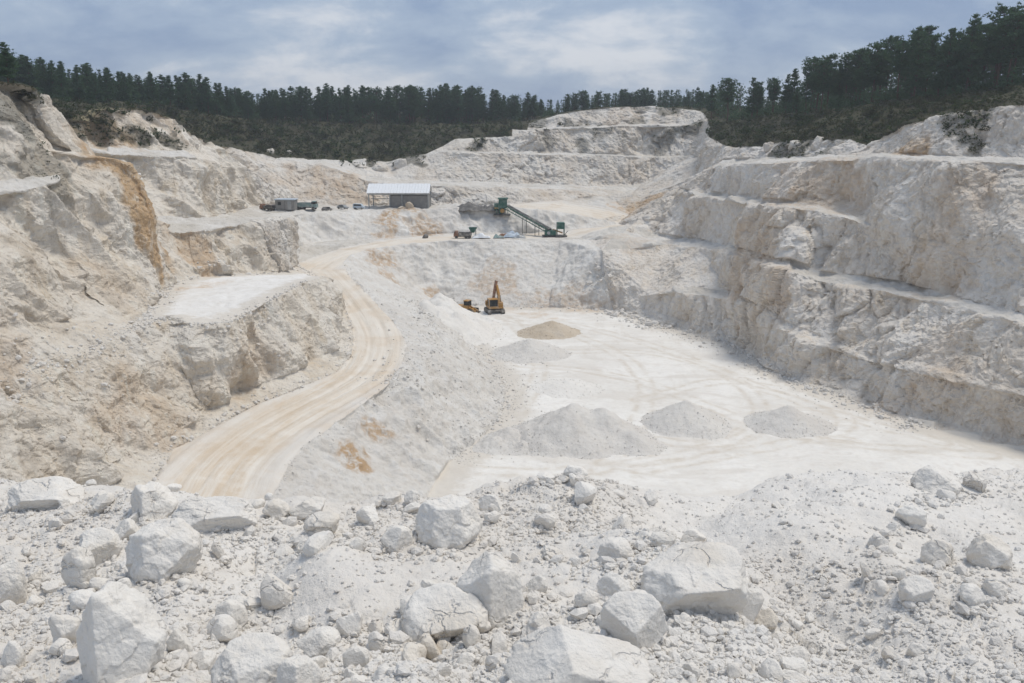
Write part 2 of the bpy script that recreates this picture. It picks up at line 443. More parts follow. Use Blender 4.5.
# lower left bench and wall
BCREST = line(Zs([(130, 331, -18.6), (150, 323, -18.4), (167, 317, -18.3), (184, 322, -18.5), (200, 323.5, -18.7), (230, 321, -18.9), (256, 309, -18.9)]) + Ds([(275, 296, 95.5), (292, 286.5, 101.5), (308, 281, 109), (322, 278, 119)]) + [Z(326, 277, -22.6), ROAD_L[11]])
LTAL = line(Zs([(112, 486, -28.0), (134, 466, -27.6), (160, 440, -27.3), (205, 413, -26.9), (250, 388, -26.5), (296, 371, -26.2), (332, 352, -25.6), (340, 332, -25.1), (337, 306, -24.7)]) + [ROAD_L[11]])
LDOWN = line([BCREST[0]] + Ds([(112, 340, 77), (90, 352, 74.5), (62, 362, 71.5), (35, 378, 68), (0, 394, 64), (-80, 425, 56)]) + [np.array((-46., 35., -21.)), np.array((-46., 0., -14.))])
line([LTAL[0], D(60, 500, 61), np.array((-38., 40., -28.5)), np.array((-36., 5., -28.))])
line([ROAD_L[0], np.array((-30., 40., -29.3)), np.array((-28., 5., -29.5))])
line([ROAD_R[0], np.array((-19., 40., -29.3)), np.array((-18., 5., -29.5))])
line([D(75, 408, 70), D(120, 388, 74.5), D(150, 372, 78.0)])
# big left wall
SPUR = line(Ds([(-150, 75, 85), (-60, 80, 93), (0, 83, 97), (20, 85, 99), (37, 90, 102), (43, 103, 103), (55, 123, 104), (62, 143, 104), (77, 150, 104.5), (100, 154, 105), (118, 159, 105.3), (133, 167, 105.6), (143, 187, 105.2), (150, 212, 104.7), (156, 240, 104.3), (162, 270, 103.8)]) + Zs([(166, 290, -19.2)]))
line([SPUR[-1]] + Zs([(150, 307, -19.0), (138, 320, -18.8)]) + [BCREST[0]])
line(Ds([(-150, 214, 66), (-60, 200, 76), (0, 193, 82), (43, 184, 88), (62, 178, 93)]))
line(Ds([(-150, 201, 70), (-60, 190, 80), (0, 184, 87), (40, 178, 91.5), (62, 174, 95)]))
line(Ds([(0, 262, 74), (45, 262, 80), (90, 258, 88.5), (122, 250, 97)]))
line(Ds([(0, 330, 69), (45, 325, 75), (85, 318, 81)]))
line(Ds([(15, 135, 92), (52, 150, 98.5)]))
line(Ds([(40, 91, 122), (0, 80, 122), (-120, 72, 112)]))
# block and promontory behind the spur
BLKF = line([SPUR[-1]] + Zs([(178, 283, -19.4), (200, 277, -19.7), (222, 276, -20.2), (250, 275, -20.8), (280, 273, -22.0)]) + [Z(293, 268, -23.75)])
line([BLKF[-1], ROAD_L[12]])
BLKC = line(Ds([(145, 236, 117), (168, 232, 119), (190, 231, 120.5), (210, 230, 122), (228, 226, 127.5), (251, 221.5, 133), (268, 219, 139), (280, 218.5, 147), (287, 219.5, 160)]))
line([BLKC[-1]] + Zs([(291, 240, -20.0)]) + [BLKF[-1]])
S3 = line(Ds([(135, 214, 135), (150, 219, 138), (163, 221, 141), (185, 221, 146), (207, 219, 151), (228, 214, 168), (246, 208, 190)]))
S2 = line(Ds([(95, 150.5, 146), (107, 152.5, 149), (130, 153.5, 150), (150, 154.5, 151.5), (175, 156, 154), (197, 158, 157), (208, 163, 162), (222, 175, 171), (233, 188, 179), (240, 199, 185)]) + [S3[-1]])
line([S2[5]] + Ds([(218, 163.5, 174), (232, 166, 190), (250, 168, 206), (270, 168.5, 215)]))
S1 = line(Ds([(50, 116, 150), (70, 119, 152), (90, 121, 155), (98, 112, 158), (107, 108, 161), (125, 108, 165), (147, 109, 169), (173, 118, 178), (200, 137, 190), (227, 147, 207), (256, 153, 222)]))
line(Ds([(80, 147, 146), (95, 146, 150), (107, 148, 155), (130, 147, 158), (150, 149, 161), (185, 151, 168), (205, 153, 179), (228, 156.5, 198)]))
line(Ds([(109, 131, 158.3), (150, 132, 165), (180, 137, 173.5)]))
# yards
Y0 = line([BLKC[-1]] + Ds([(292, 214.5, 184), (330, 212, 190), (366, 210, 196), (400, 209, 198), (429, 208.5, 200), (463, 208, 202), (509, 208, 203), (540, 210, 204), (575, 214.5, 206.5), (600, 219, 208), (618, 223.5, 209)]))
Y1 = line([BLKF[-1]] + Zs([(297, 247, -23.6), (318, 242, -23.4), (375, 238.5, -23.4), (426, 235, -23.4), (450, 234, -23.4), (520, 232.5, -23.4), (560, 231, -23.4), (600, 227.5, -23.0)]) + [Y0[-1]])
F1 = line([S3[-1]] + Ds([(262, 206, 203), (300, 205.5, 207), (366, 205, 210.5), (440, 205.5, 209), (512, 204.5, 209.5), (560, 201, 215), (605, 195.5, 226), (632, 191.5, 233), (652, 189, 226)]))
F2 = line([S1[-1]] + Ds([(276, 158, 221), (299, 162, 221.5), (323, 165, 221), (350, 173, 219), (366, 180, 217), (396, 184, 215), (440, 185, 214), (512, 188, 215), (560, 189.5, 220), (605, 190.8, 231)]))
line(Ds([(323, 161.5, 232), (366, 175.5, 234), (396, 180, 236), (440, 181, 237), (512, 183.5, 238), (560, 185, 239), (605, 186.5, 241), (640, 184.5, 242)]))
F3L = [F2[1]] + Ds([(299, 158.5, 236), (325, 160.5, 240), (349, 162, 243), (366, 159, 245), (385, 162, 247), (406, 157, 247), (425, 154, 247)])
F3 = line(F3L + Ds([(443, 152, 246), (512, 153, 246), (595, 155.5, 247), (650, 157, 248), (690, 157, 243), (700, 159, 230)]))
line(Ds([(443, 151, 249), (512, 152, 249.5), (595, 154.5, 250), (650, 156, 251), (695, 156, 246)]))
F4 = line([F3[7]] + Ds([(443, 146, 252), (456, 139, 254), (489, 137, 254), (512, 136.5, 254), (527, 131, 254), (542, 128, 254.5), (580, 128, 255), (620, 126, 255), (660, 126, 254), (702, 124, 252)]))
line(Ds([(527, 130, 258), (560, 127, 258.5), (620, 125, 259), (690, 123.3, 257)]))
F5 = line(Ds([(512, 129, 258), (529, 122.5, 261), (549, 117, 262), (570, 112, 263), (592, 109, 264), (622, 106, 265), (655, 106, 265), (679, 108, 263), (702, 112, 259), (708, 120, 250)]))
# right wall
RIDGE = line([EMB[-1]] + Ds([(612, 238, 178), (626, 230, 189)]) + [D(632, 226, 196), D(640, 216, 200), D(650, 207, 203), D(664, 196, 204), D(680, 189, 200)])
line([Y0[-1], RIDGE[3]])
line(Ds([(632, 214, 218), (640, 203, 221), (655, 191, 222)]))
line(Zs([(634, 238, -23.6), (650, 240, -23.0), (671, 243.5, -22.6), (701, 248, -22.2)]) + Rs([(745, 258, 12), (790, 270, 9)]) + Zs([(818, 280, -21.4), (860, 287, -21.5), (901, 295, -21.5), (968, 310, -21.6), (1024, 323, -21.6)]) + Rs([(1150, 352, 8)]))
line(Zs([(654, 233.5, -23.0), (671, 236, -22.3), (701, 240, -21.8)]) + Rs([(745, 249, 16), (790, 261, 13)]) + Zs([(818, 272, -20.9), (860, 277, -20.8), (911, 284, -20.9), (945, 295.5, -21.1), (1024, 315.5, -21.3)]) + Rs([(1150, 341, 11.5)]))
line(Rs([(640, 296, 3), (672, 291, 4), (710, 297, 4), (729, 300, 4.2), (745, 302.5, 4.5), (762, 318, 4), (785, 331, 3.5), (810, 342, 3.5), (835, 351, 3.5), (870, 362, 3.2), (891, 367, 2.9), (951, 382, 2.3), (1024, 396, 1.7), (1150, 430, 2.0)]))
line(Rs([(645, 291, 5), (672, 286, 7), (710, 289, 8), (729, 291.5, 8), (745, 294, 8), (770, 307, 7), (800, 328, 6.2), (835, 341, 5.6), (891, 357, 4.6), (951, 372, 3.7), (1024, 387, 2.8), (1150, 419, 3.6)]))
# talus against the foot of the right wall
line(Rs([(650, 311, 1.5), (700, 326, 1.6), (729, 332, 1.8), (750, 346, 1.8), (768, 357, 1.8), (800, 373, 1.5), (845, 389, 1.2), (891, 404, 1.4), (935, 420, 1.0), (981, 431, 1.1), (1040, 446, 0.8), (1150, 480, 0.9)]))
R3 = line([RIDGE[-1]] + Ds([(700, 196.5, 176), (721, 199, 166.5), (745, 203, 155), (768, 206.5, 143), (795, 208, 136.5), (818, 211, 132.5), (838, 215, 129.5), (855, 219, 127.5), (872, 226, 125.5)]))
R3B = line([RIDGE[-1]] + Ds([(700, 192, 184), (721, 193.5, 174.5), (745, 197, 163), (768, 201, 150.5), (795, 202.5, 144), (818, 205, 139.5), (838, 209, 135.5), (853, 214, 131)]) + [R3[-1]])
line([R3[-1]] + Rs([(930, 226, 20), (980, 230, 17.5), (1024, 232, 16), (1150, 245, 16)]))
R4 = line(Ds([(696, 175, 206), (712, 167.5, 187), (740, 164.5, 171), (768, 163, 157.5), (800, 161.5, 149), (835, 160, 142), (878, 158, 132.5), (920, 159, 124.5), (950, 160, 119.5), (1024, 163, 113), (1150, 170, 107)]))
line(Ds([(694, 175, 222), (705, 163, 205), (725, 160.5, 193), (768, 158, 177), (800, 157.3, 167), (835, 156.5, 156), (861, 156, 147), (890, 155, 140), (920, 155.8, 134), (950, 156.8, 129), (1024, 158.7, 122), (1150, 164, 114)]))
R5 = line([F5[-1]] + Ds([(710, 138, 222), (725, 146, 198), (745, 149, 190), (768, 146, 182), (785, 140, 176), (815, 141, 168), (848, 140, 159), (868, 146, 151), (884, 135, 146), (911, 122, 141), (935, 116, 137), (955, 112, 134), (998, 107, 130), (1024, 103, 127), (1150, 92, 119)]))
line([R5[2], D(705, 146, 214), F3[-1]])
# wooded slopes above
line(Ds([(-120, 82, 205), (0, 92, 200), (43, 100, 197), (128, 105, 222), (213, 114, 246), (256, 121, 276), (379, 123.5, 292), (450, 124, 300), (530, 122, 302)]))
line(Ds([(100, 118, 205), (173, 127, 225), (230, 141, 240), (300, 143, 262), (400, 141, 270), (440, 134, 272)]))
line(Ds([(716, 122, 240), (768, 118, 205), (828, 113, 188), (850, 107, 181), (928, 99, 166), (1024, 88, 158), (1150, 76, 155)]))
outer = [(-700, 900, 8.0), (0, 1100, 8.0), (700, 900, 10.0), (700, 120, 18.0), (300, -60, 4.0), (60, -60, -4.0), (-60, -60, 0.0), (-300, -40, 10.0), (-700, 120, 12.0)]
line([np.array(q, float) for q in outer] + [np.array(outer[0], float)])
line([np.array(q, float) for q in [(-260, 300, 6.), (-120, 335, 5.5), (0, 360, 4.5), (120, 340, 6.5), (190, 280, 17.), (270, 200, 22.)]])
extra = [np.array(q, float) for q in [(-60., 20., 4.), (-75, 60, 6), (-62, 8, -1), (20., 8., -33.), (-30, -8, -6), (0, -6, -7), (40, -6, -7), (90, 40, 2.), (70, 8, -20), (120, 60, 6.)]]

if DEBUG:
    segs = [(li, a, b) for li, l in enumerate(lines) for a, b in zip(l, l[1:])]
    for i in range(len(segs)):
        for j in range(i):
            a, b, c, d = segs[i][1][:2], segs[i][2][:2], segs[j][1][:2], segs[j][2][:2]
            cr = lambda u, v: u[0] * v[1] - u[1] * v[0]
            den = cr(b - a, d - c)
            if abs(den) < 1e-9: continue
            t = cr(c - a, d - c) / den; q = cr(c - a, b - a) / den
            if 1e-4 < t < 1 - 1e-4 and 1e-4 < q < 1 - 1e-4:
                f = lambda s_: [tuple(int(v) for v in project(p)) for p in s_[1:]]
                print('CROSS', segs[i][0], f(segs[i]), segs[j][0], f(segs[j]))
# merge shared points, triangulate in plan
pts, key, edges = [], {}, []
def vid(q):
    k = (round(q[0], 2), round(q[1], 2))
    if k not in key: key[k] = len(pts); pts.append(np.array(q, float))
    return key[k]
for l in lines:
    ids = [vid(q) for q in l]
    edges += [(a, b) for a, b in zip(ids, ids[1:]) if a != b]
for q in extra: vid(q)
P0 = np.array(pts)
r = delaunay_2d_cdt([Vector(q[:2]) for q in P0], edges, [], 0, 1e-4)
TV, TF = r[0], np.array([f for f in r[2]], int)
V = np.zeros((len(TV), 3)); newv = []
for i, (q, orig) in enumerate(zip(TV, r[3])):
    V[i, :2] = q
    if len(orig): V[i, 2] = np.mean([P0[k][2] for k in orig])
    else: newv.append(i)
if newv:   # a crossing of two lines: height from the nearest points
    for i in newv:
        dd = np.linalg.norm(P0[:, :2] - V[i, :2], axis=1); k = np.argsort(dd)[:3]
        V[i, 2] = np.sum(P0[k, 2] / (dd[k] + 1e-3)) / np.sum(1 / (dd[k] + 1e-3))
    if DEBUG: print('CROSSINGS', [tuple(np.round(V[i], 1)) + tuple(np.round(project(V[i])[:2])) for i in newv])


def in_poly(XY, poly):
    poly = np.asarray([q[:2] for q in poly]); x, y = XY[:, 0], XY[:, 1]; c = np.zeros(len(XY), bool)
    for (x1, y1), (x2, y2) in zip(poly, np.roll(poly, -1, 0)):
        if y1 == y2: continue
        c ^= ((y1 > y) != (y2 > y)) & (x < (x2 - x1) * (y - y1) / (y2 - y1) + x1)
    return c


def fnormal(V, F):
    n = np.cross(V[F[:, 1]] - V[F[:, 0]], V[F[:, 2]] - V[F[:, 0]]); a = np.linalg.norm(n, axis=1, keepdims=True) + 1e-12
    return n / a, a[:, 0]
n0, _ = fnormal(V, TF)
TF[n0[:, 2] < 0] = TF[n0[:, 2] < 0][:, ::-1]
n0, _ = fnormal(V, TF)
cen = V[TF].mean(1); cxy = cen[:, :2]
FLOOR, ROAD, SPOIL, HILL, BENCH, RL, RF_, RR, SHELF = range(9)
cpx = project(cen)
tag = np.where(n0[:, 2] > 0.93, BENCH, np.where((cpx[:, 0] < 262) & (cen[:, 1] < 205), RL, np.where((cen[:, 1] > 204) | (cpx[:, 0] < 600), RF_, RR)))
tag[in_poly(cxy, SPUR + [BCREST[0]] + LDOWN[1:] + [np.array((-90., 0., 0.)), np.array((-100., 60., 0.))]) & (n0[:, 2] < 0.985)] = RL
tag[in_poly(cxy, BCREST + ROAD_L[:11][::-1] + [np.array((-28., 5., 0.)), np.array((-46., 0., 0.))] + LDOWN[1:-2][::-1])] = RL
tag[in_poly(cxy, F2[:9] + F1[::-1])] = RF_
tag[in_poly(cxy, Y0 + Y1[::-1])] = SPOIL
rim = SPUR[:6] + S1 + F2[1:2] + F3L[1:] + F4[1:5] + F5[1:] + R5[1:]
hill_poly = [np.array((-700, 20, 0.))] + list(rim) + [np.array((300, -60, 0.)), np.array((700, 120, 0.)), np.array((700, 900, 0.)), np.array((0, 1100, 0.)), np.array((-700, 900, 0.))]
tag[in_poly(cxy, hill_poly)] = HILL
tag[in_poly(cxy, EMB + [FOOT[0]] + BACK[1:] + TOE[1:] + ROAD_R)] = SPOIL
yard_lo = [ROAD_L[-1], BLKF[-1]] + Y1[1:-1]
tag[in_poly(cxy, ROAD_L + ROAD_R[::-1])] = ROAD
tag[in_poly(cxy, [SPUR[-1]] + BLKF[1:] + [ROAD_L[-1], ROAD_L[-2]] + BCREST[:-2][::-1])] = SHELF
tag[(cen[:, 2] < -33.7)] = FLOOR
tag[(cxy[:, 1] < 30)] = BENCH


def refine(V, F, T, target, iters, vis=False):
    for _ in range(iters):
        E = np.sort(np.stack([F[:, [0, 1]], F[:, [1, 2]], F[:, [2, 0]]], 1), -1)
        keyE = E[..., 0].astype(np.int64) * len(V) + E[..., 1]
        u, inv = np.unique(keyE.ravel(), return_inverse=True); inv = inv.reshape(-1, 3)
        a, b = (u // len(V)).astype(int), (u % len(V)).astype(int)
        L = np.linalg.norm(V[a] - V[b], axis=1)
        mark = L > target((V[a] + V[b]) / 2)
        if vis:
            ev = np.bincount(inv.ravel(), np.repeat(T >= 100, 3), len(u)) > 0
            mark &= ev | (L > 3.2 * target((V[a] + V[b]) / 2))
        if not mark.any(): break
        lg = inv[np.arange(len(F)), L[inv].argmax(1)]
        for _k in range(4):
            mark[lg[mark[inv].any(1)]] = True
        nid = np.full(len(u), -1); nid[mark] = len(V) + np.arange(mark.sum())
        V = np.concatenate([V, (V[a[mark]] + V[b[mark]]) / 2])
        M = nid[inv]; cnt = (M >= 0).sum(1)
        out, ot = [F[cnt == 0]], [T[cnt == 0]]
        for k in range(3):   # roll so that the marked edge pattern is canonical
            s = (cnt == 1) & (M[:, k] >= 0)
            f, m = np.roll(F[s], -k, 1), M[s, k]
            out += [np.stack([f[:, 0], m, f[:, 2]], 1), np.stack([m, f[:, 1], f[:, 2]], 1)]; ot += [T[s]] * 2
            s = (cnt == 2) & (M[:, k] < 0)
            f = np.roll(F[s], -k, 1); m1, m2 = np.roll(M[s], -k, 1)[:, 1], np.roll(M[s], -k, 1)[:, 2]
            out += [np.stack([m1, f[:, 2], m2], 1), np.stack([f[:, 0], f[:, 1], m1], 1), np.stack([f[:, 0], m1, m2], 1)]; ot += [T[s]] * 3
        s = cnt == 3; f, m = F[s], M[s]
        out += [np.stack([f[:, 0], m[:, 0], m[:, 2]], 1), np.stack([m[:, 0], f[:, 1], m[:, 1]], 1), np.stack([m[:, 2], m[:, 1], f[:, 2]], 1), m]; ot += [T[s]] * 4
        F, T = np.concatenate(out), np.concatenate(ot)
    return V, F, T


def nsum(i, v, n):
    if v.ndim == 1: return np.bincount(i, v, n)
    return np.stack([np.bincount(i, v[:, k], n) for k in range(v.shape[1])], 1)


def vert_avg(n, F, val):
    acc = np.zeros((n,) + val.shape[1:]); w = np.zeros(n)
    for k in range(3): acc += nsum(F[:, k], val, n); w += np.bincount(F[:, k], minlength=n)
    w = np.maximum(w, 1)
    return acc / (w[:, None] if val.ndim > 1 else w)


_edges = {}
def laplace(X, F, it, lam):
    if _edges.get('id') is not F:
        e = np.sort(np.concatenate([F[:, [0, 1]], F[:, [1, 2]], F[:, [2, 0]]]), 1).astype(np.int64)
        k = np.unique(e[:, 0] * len(X) + e[:, 1]); _edges.update(id=F, E=np.stack([k // len(X), k % len(X)], 1))
    E = _edges['E']
    deg = np.bincount(E.ravel(), minlength=len(X)).astype(float); sh = (slice(None),) + (None,) * (X.ndim - 1)
    for _ in range(it):
        S = nsum(E[:, 0], X[E[:, 1]], len(X)) + nsum(E[:, 1], X[E[:, 0]], len(X))
        X = X + (lam if np.isscalar(lam) else lam[sh]) * (S / np.maximum(deg, 1)[sh] - X)
    return X


def coarse_len(q):
    d = np.maximum(q[:, 1], 5); far = (q[:, 1] > 330) | (q[:, 1] < 20) | (np.abs(q[:, 0]) > 0.8 * d + 15)
    return np.where(far, 40.0, 1.6 + d * 0.004)
V, TF, tag = refine(V, TF, tag, coarse_len, 14)
V = laplace(V, TF, 1, 0.22)


PXL = 2.2
def fine_len(q):
    pr = project(q); vis = (pr[:, 2] > 1) & (pr[:, 0] > -50) & (pr[:, 0] < 1074) & (pr[:, 1] < 530) & (pr[:, 1] > 60) & (q[:, 1] < 305)
    L = np.where(vis, PXL * pr[:, 2] / F_PX, 40.0)
    flat = (q[:, 2] < -33.8)
    L = np.where(vis & flat, L * 1.5, L)
    L = np.where(vis & (q[:, 1] > 278), 1.5, L)
    return L
_b = BVHTree.FromPolygons([tuple(q) for q in V], TF.tolist(), all_triangles=True)
_c = V[TF].mean(1); _pc = project(_c); _vis = np.zeros(len(TF), bool)
for i in np.where((_pc[:, 2] > 1) & (_pc[:, 0] > -60) & (_pc[:, 0] < 1084) & (_pc[:, 1] < 540) & (_pc[:, 1] > 50) & (_c[:, 1] < 330))[0]:
    L = np.linalg.norm(_c[i]); h = _b.ray_cast(Vector((0, 0, 0)), Vector(_c[i] / L))
    _vis[i] = h[0] is None or h[3] > L - 2.5
_vv = np.zeros(len(V), bool); _vv[TF[_vis].ravel()] = True
_vis = _vv[TF].any(1)
V, TF, tag = refine(V, TF, tag + 100 * _vis, fine_len, 12, True)
tag = tag % 100
# the haul road goes on across the lower yard and climbs to the upper one
CL2 = [Z(312, 272, -24.1), Z(328, 262, -23.8), Z(352, 251.5, -23.4), Z(400, 241.5, -23.4), Z(450, 237.5, -23.4), Z(520, 236.5, -23.4), Z(575, 235, -23.4), Z(608, 229.5, -23.2), D(630, 221, 207), D(632, 213, 212), D(612, 207, 213), D(575, 204.5, 211), D(530, 204.5, 208)]
def along_line(V2, cl):
    best = np.full(len(V2), 1e9); ac = np.zeros(len(V2), np.float32); al = np.zeros(len(V2), np.float32); s0 = 0.0
    for a, b in zip(cl, cl[1:]):
        a, b = a[:2], b[:2]; ab = b - a; L = np.linalg.norm(ab); q = V2 - a; t = np.clip((q @ ab) / (L * L), 0, 1)
        e = q - t[:, None] * ab; d = np.linalg.norm(e, axis=1); sg = np.sign(ab[0] * q[:, 1] - ab[1] * q[:, 0])
        m = d < best; best[m] = d[m]; ac[m] = (d * sg)[m]; al[m] = (s0 + t * L)[m]; s0 += L
    return ac, al
def along_dist(V2, cl):
    best = np.full(len(V2), 1e9)
    for a, b in zip(cl, cl[1:]):
        a, b = a[:2], b[:2]; ab = b - a; t = np.clip(((V2 - a) @ ab) / (ab @ ab + 1e-9), 0, 1); best = np.minimum(best, np.linalg.norm(V2 - a - t[:, None] * ab, axis=1))
    return best
def smooth_line(cl, n=3):
    cl = np.array(cl)
    for _ in range(n): cl = np.concatenate([cl[:1], np.stack([cl[:-1] * .75 + cl[1:] * .25, cl[:-1] * .25 + cl[1:] * .75], 1).reshape(-1, 3), cl[-1:]])
    return cl
CL2 = smooth_line(CL2)
_c = V[TF].mean(1); _k = np.where((tag != ROAD) & (_c[:, 1] > 140) & (_c[:, 1] < 225) & (np.abs(_c[:, 0]) < 45) & (_c[:, 2] > -25.5))[0]
_ac, _ = along_line(_c[_k, :2], CL2)
_fl = fnormal(V, TF)[0][_k, 2] > 0.93
tag[_k[(np.abs(_ac) < 4.4 + 0.5 * vnoise((_c[_k] * 0.3).astype(np.float32), 5)) & _fl]] = ROAD
if DEBUG: print('TERRAIN tris', len(TF))

# ---- relief: real displacement of the surface along its normal
fn, fa = fnormal(V, TF)
vn = vert_avg(len(V), TF, fn * 1.0); vn /= np.linalg.norm(vn, axis=1, keepdims=True) + 1e-9
wt = [vert_avg(len(V), TF, (tag == k).astype(float)) for k in range(9)]
wrock = wt[RL] + wt[RF_] + wt[RR]
steep = sstep(1 - vn[:, 2], 0.06, 0.30)
wr = laplace(wrock * (0.5 + 0.5 * steep), TF, 3, 0.5)
vns = laplace(vn, TF, 4, 0.5); vns /= np.linalg.norm(vns, axis=1, keepdims=True) + 1e-9
Pn = V.astype(np.float32)
warp = np.stack([fbm(Pn * 0.16, 2, 31), fbm(Pn * 0.16 + 9, 2, 41), fbm(Pn * 0.16 + 21, 2, 51)], 1) * 0.35
disp = 0
disp = disp + 1.35 * fbm(Pn * np.float32([.075, .075, .06]), 3, 1) * (1 - 0.45 * wt[RL])
Pf = np.stack([Pn[:, 0], Pn[:, 1] + 0.35 * Pn[:, 2], Pn[:, 2]], 1)
flk = np.float32(1.0) - np.float32(0.55) * wt[RL].astype(np.float32)[:, None] * np.float32([1, 1, 0])
fl = vnoise(Pf * np.float32([.22, .22, .03]) * flk + warp * .5, 7); fl2 = vnoise(Pf * np.float32([.55, .55, .07]) * flk + warp * .8, 8); fl3 = vnoise(Pf * np.float32([1.5, 1.5, .22]) * flk + warp * 3, 9)
flute = (0.5 - np.abs(fl)) * 1.5 + (0.5 - np.abs(fl2)) * 0.75 + 0.22 * fl3 - 0.62
disp = disp + flute * (2.5 * wt[RL] + 0.70 * wt[RF_] + 0.75 * wt[RR])
f1, f2, rid, tilt = worley(Pn * np.float32([.21, .21, .085]) + warp * 1.3, 3)
crack = 1 - sstep(f2 - f1, 0.0, 0.07)
joint = (1 - sstep(f2 - f1, 0.0, 0.11)) * sstep(fbm(Pn * 0.13, 3, 88), -0.05, 0.45)
blk = (rid - .5) * 0.9 + tilt * 0.8 + 2.0 * (0.52 - f1) - 0.12 * crack
bmod = 0.35 + 0.8 * sstep(fbm(Pn * 0.05, 2, 77), -0.35, 0.45)
disp = disp + blk * bmod * (0.22 * wt[RL] + 0.85 * wt[RF_] + 1.0 * wt[RR])
f1, f2, rid, tilt = worley(Pn * np.float32([.62, .62, .36]) + warp * 2.6, 13)
disp = disp + (1 - 0.55 * wt[RL]) * bmod * ((rid - .5) * 0.42 + tilt * 0.75 + 0.25 * (0.5 - f1) - 0.05 * (1 - sstep(f2 - f1, 0, .08)))
f1, f2, rid, tilt = worley(Pn * np.float32([1.7, 1.7, 1.4]) + warp * 5, 14)
disp = disp + (1 - 0.4 * wt[RL]) * ((rid - .5) * 0.17 + tilt * 0.40)
disp = disp + 0.18 * fbm(Pn * 1.5, 4, 23) + 0.05 * vnoise(Pn * 5.0, 29)
disp = disp * wr
# loose spoil: runnels down the slope and lumps
run = vnoise(Pn * np.float32([.42, .42, .03]) + warp * 1.5, 61)
f1, f2, rid, tilt = worley(Pn * 0.9, 63)
ws = laplace(wt[SPOIL], TF, 3, 0.5)
disp = disp + ws * (0.85 * steep * (0.35 - np.abs(run)) + 0.75 * fbm(Pn * 0.16, 3, 65) * (0.4 + 0.6 * steep) + 0.20 * (0.5 - f1) + 0.16 * fbm(Pn * 1.6, 3, 67) + 0.55 * (0.5 - worley(Pn * 0.30 + warp, 69)[0]) * sstep(-Pn[:, 1], -152, -140))
wb = wt[BENCH]
disp = disp + wb * (0.35 * fbm(Pn * 0.22, 3, 71) + 0.16 * fbm(Pn * 1.1, 3, 72) + 0.10 * (0.5 - f1))
disp = disp + wt[FLOOR] * (0.16 * fbm(Pn * 0.10, 3, 81) + 0.035 * fbm(Pn * 0.9, 3, 82) * 1.6)
disp = disp + wt[HILL] * 0.5 * fbm(Pn * 0.18, 3, 91)
disp = disp + wt[SHELF] * (0.12 * fbm(Pn * 0.3, 3, 71) + 0.05 * fbm(Pn * 1.4, 2, 72))
# road: position along and across
cl = np.array([(a + b) / 2 for a, b in zip(ROAD_L, [ROAD_R[int(round(k * (len(ROAD_R) - 1) / (len(ROAD_L) - 1)))] for k in range(len(ROAD_L))])])
for _ in range(3):
    mid = np.repeat(cl, 2, 0); cl = np.concatenate([cl[:1], np.stack([cl[:-1] * .75 + cl[1:] * .25, cl[:-1] * .25 + cl[1:] * .75], 1).reshape(-1, 3), cl[-1:]])
seg = np.concatenate([[0], np.cumsum(np.linalg.norm(np.diff(cl[:, :2], axis=0), axis=1))])
across = np.zeros(len(V), np.float32); along = np.zeros(len(V), np.float32)
rv = np.where(wt[ROAD] > 0)[0]
best = np.full(len(rv), 1e9)
for k in range(len(cl) - 1):
    a, b = cl[k, :2], cl[k + 1, :2]; ab = b - a; L = np.linalg.norm(ab)
    q = V[rv, :2] - a; t = np.clip((q @ ab) / (L * L), 0, 1)
    e = q - t[:, None] * ab; d = np.linalg.norm(e, axis=1); s = np.sign(ab[0] * q[:, 1] - ab[1] * q[:, 0])
    m = d < best; best[m] = d[m]; across[rv[m]] = (d * s)[m]; along[rv[m]] = (seg[k] + t * L)[m]
_ac, _al = along_line(V[rv, :2], CL2); m = (np.abs(_ac) < 6) & (V[rv, 1] > 150)
across[rv[m]] = _ac[m]; along[rv[m]] = 95 + _al[m]
ruts = sum(-0.13 * np.exp(-((across - c) / 0.32) ** 2) for c in (-2.7, -0.9, 1.0, 2.8)) + 0.22 * np.exp(-((np.abs(across) - 4.6) / 0.5) ** 2)
disp = disp + wt[ROAD] * (ruts * (0.7 + 0.6 * fbm(Pn * 0.2, 2, 95)) + 0.05 * fbm(Pn * 0.6, 3, 96))
near_fade = sstep(V[:, 1], 20, 40)
vdir = vns * np.stack([np.ones(len(V)), np.ones(len(V)), 1 - 0.7 * np.clip(wrock, 0, 1)], 1)
V = V + vdir * (disp * near_fade)[:, None]

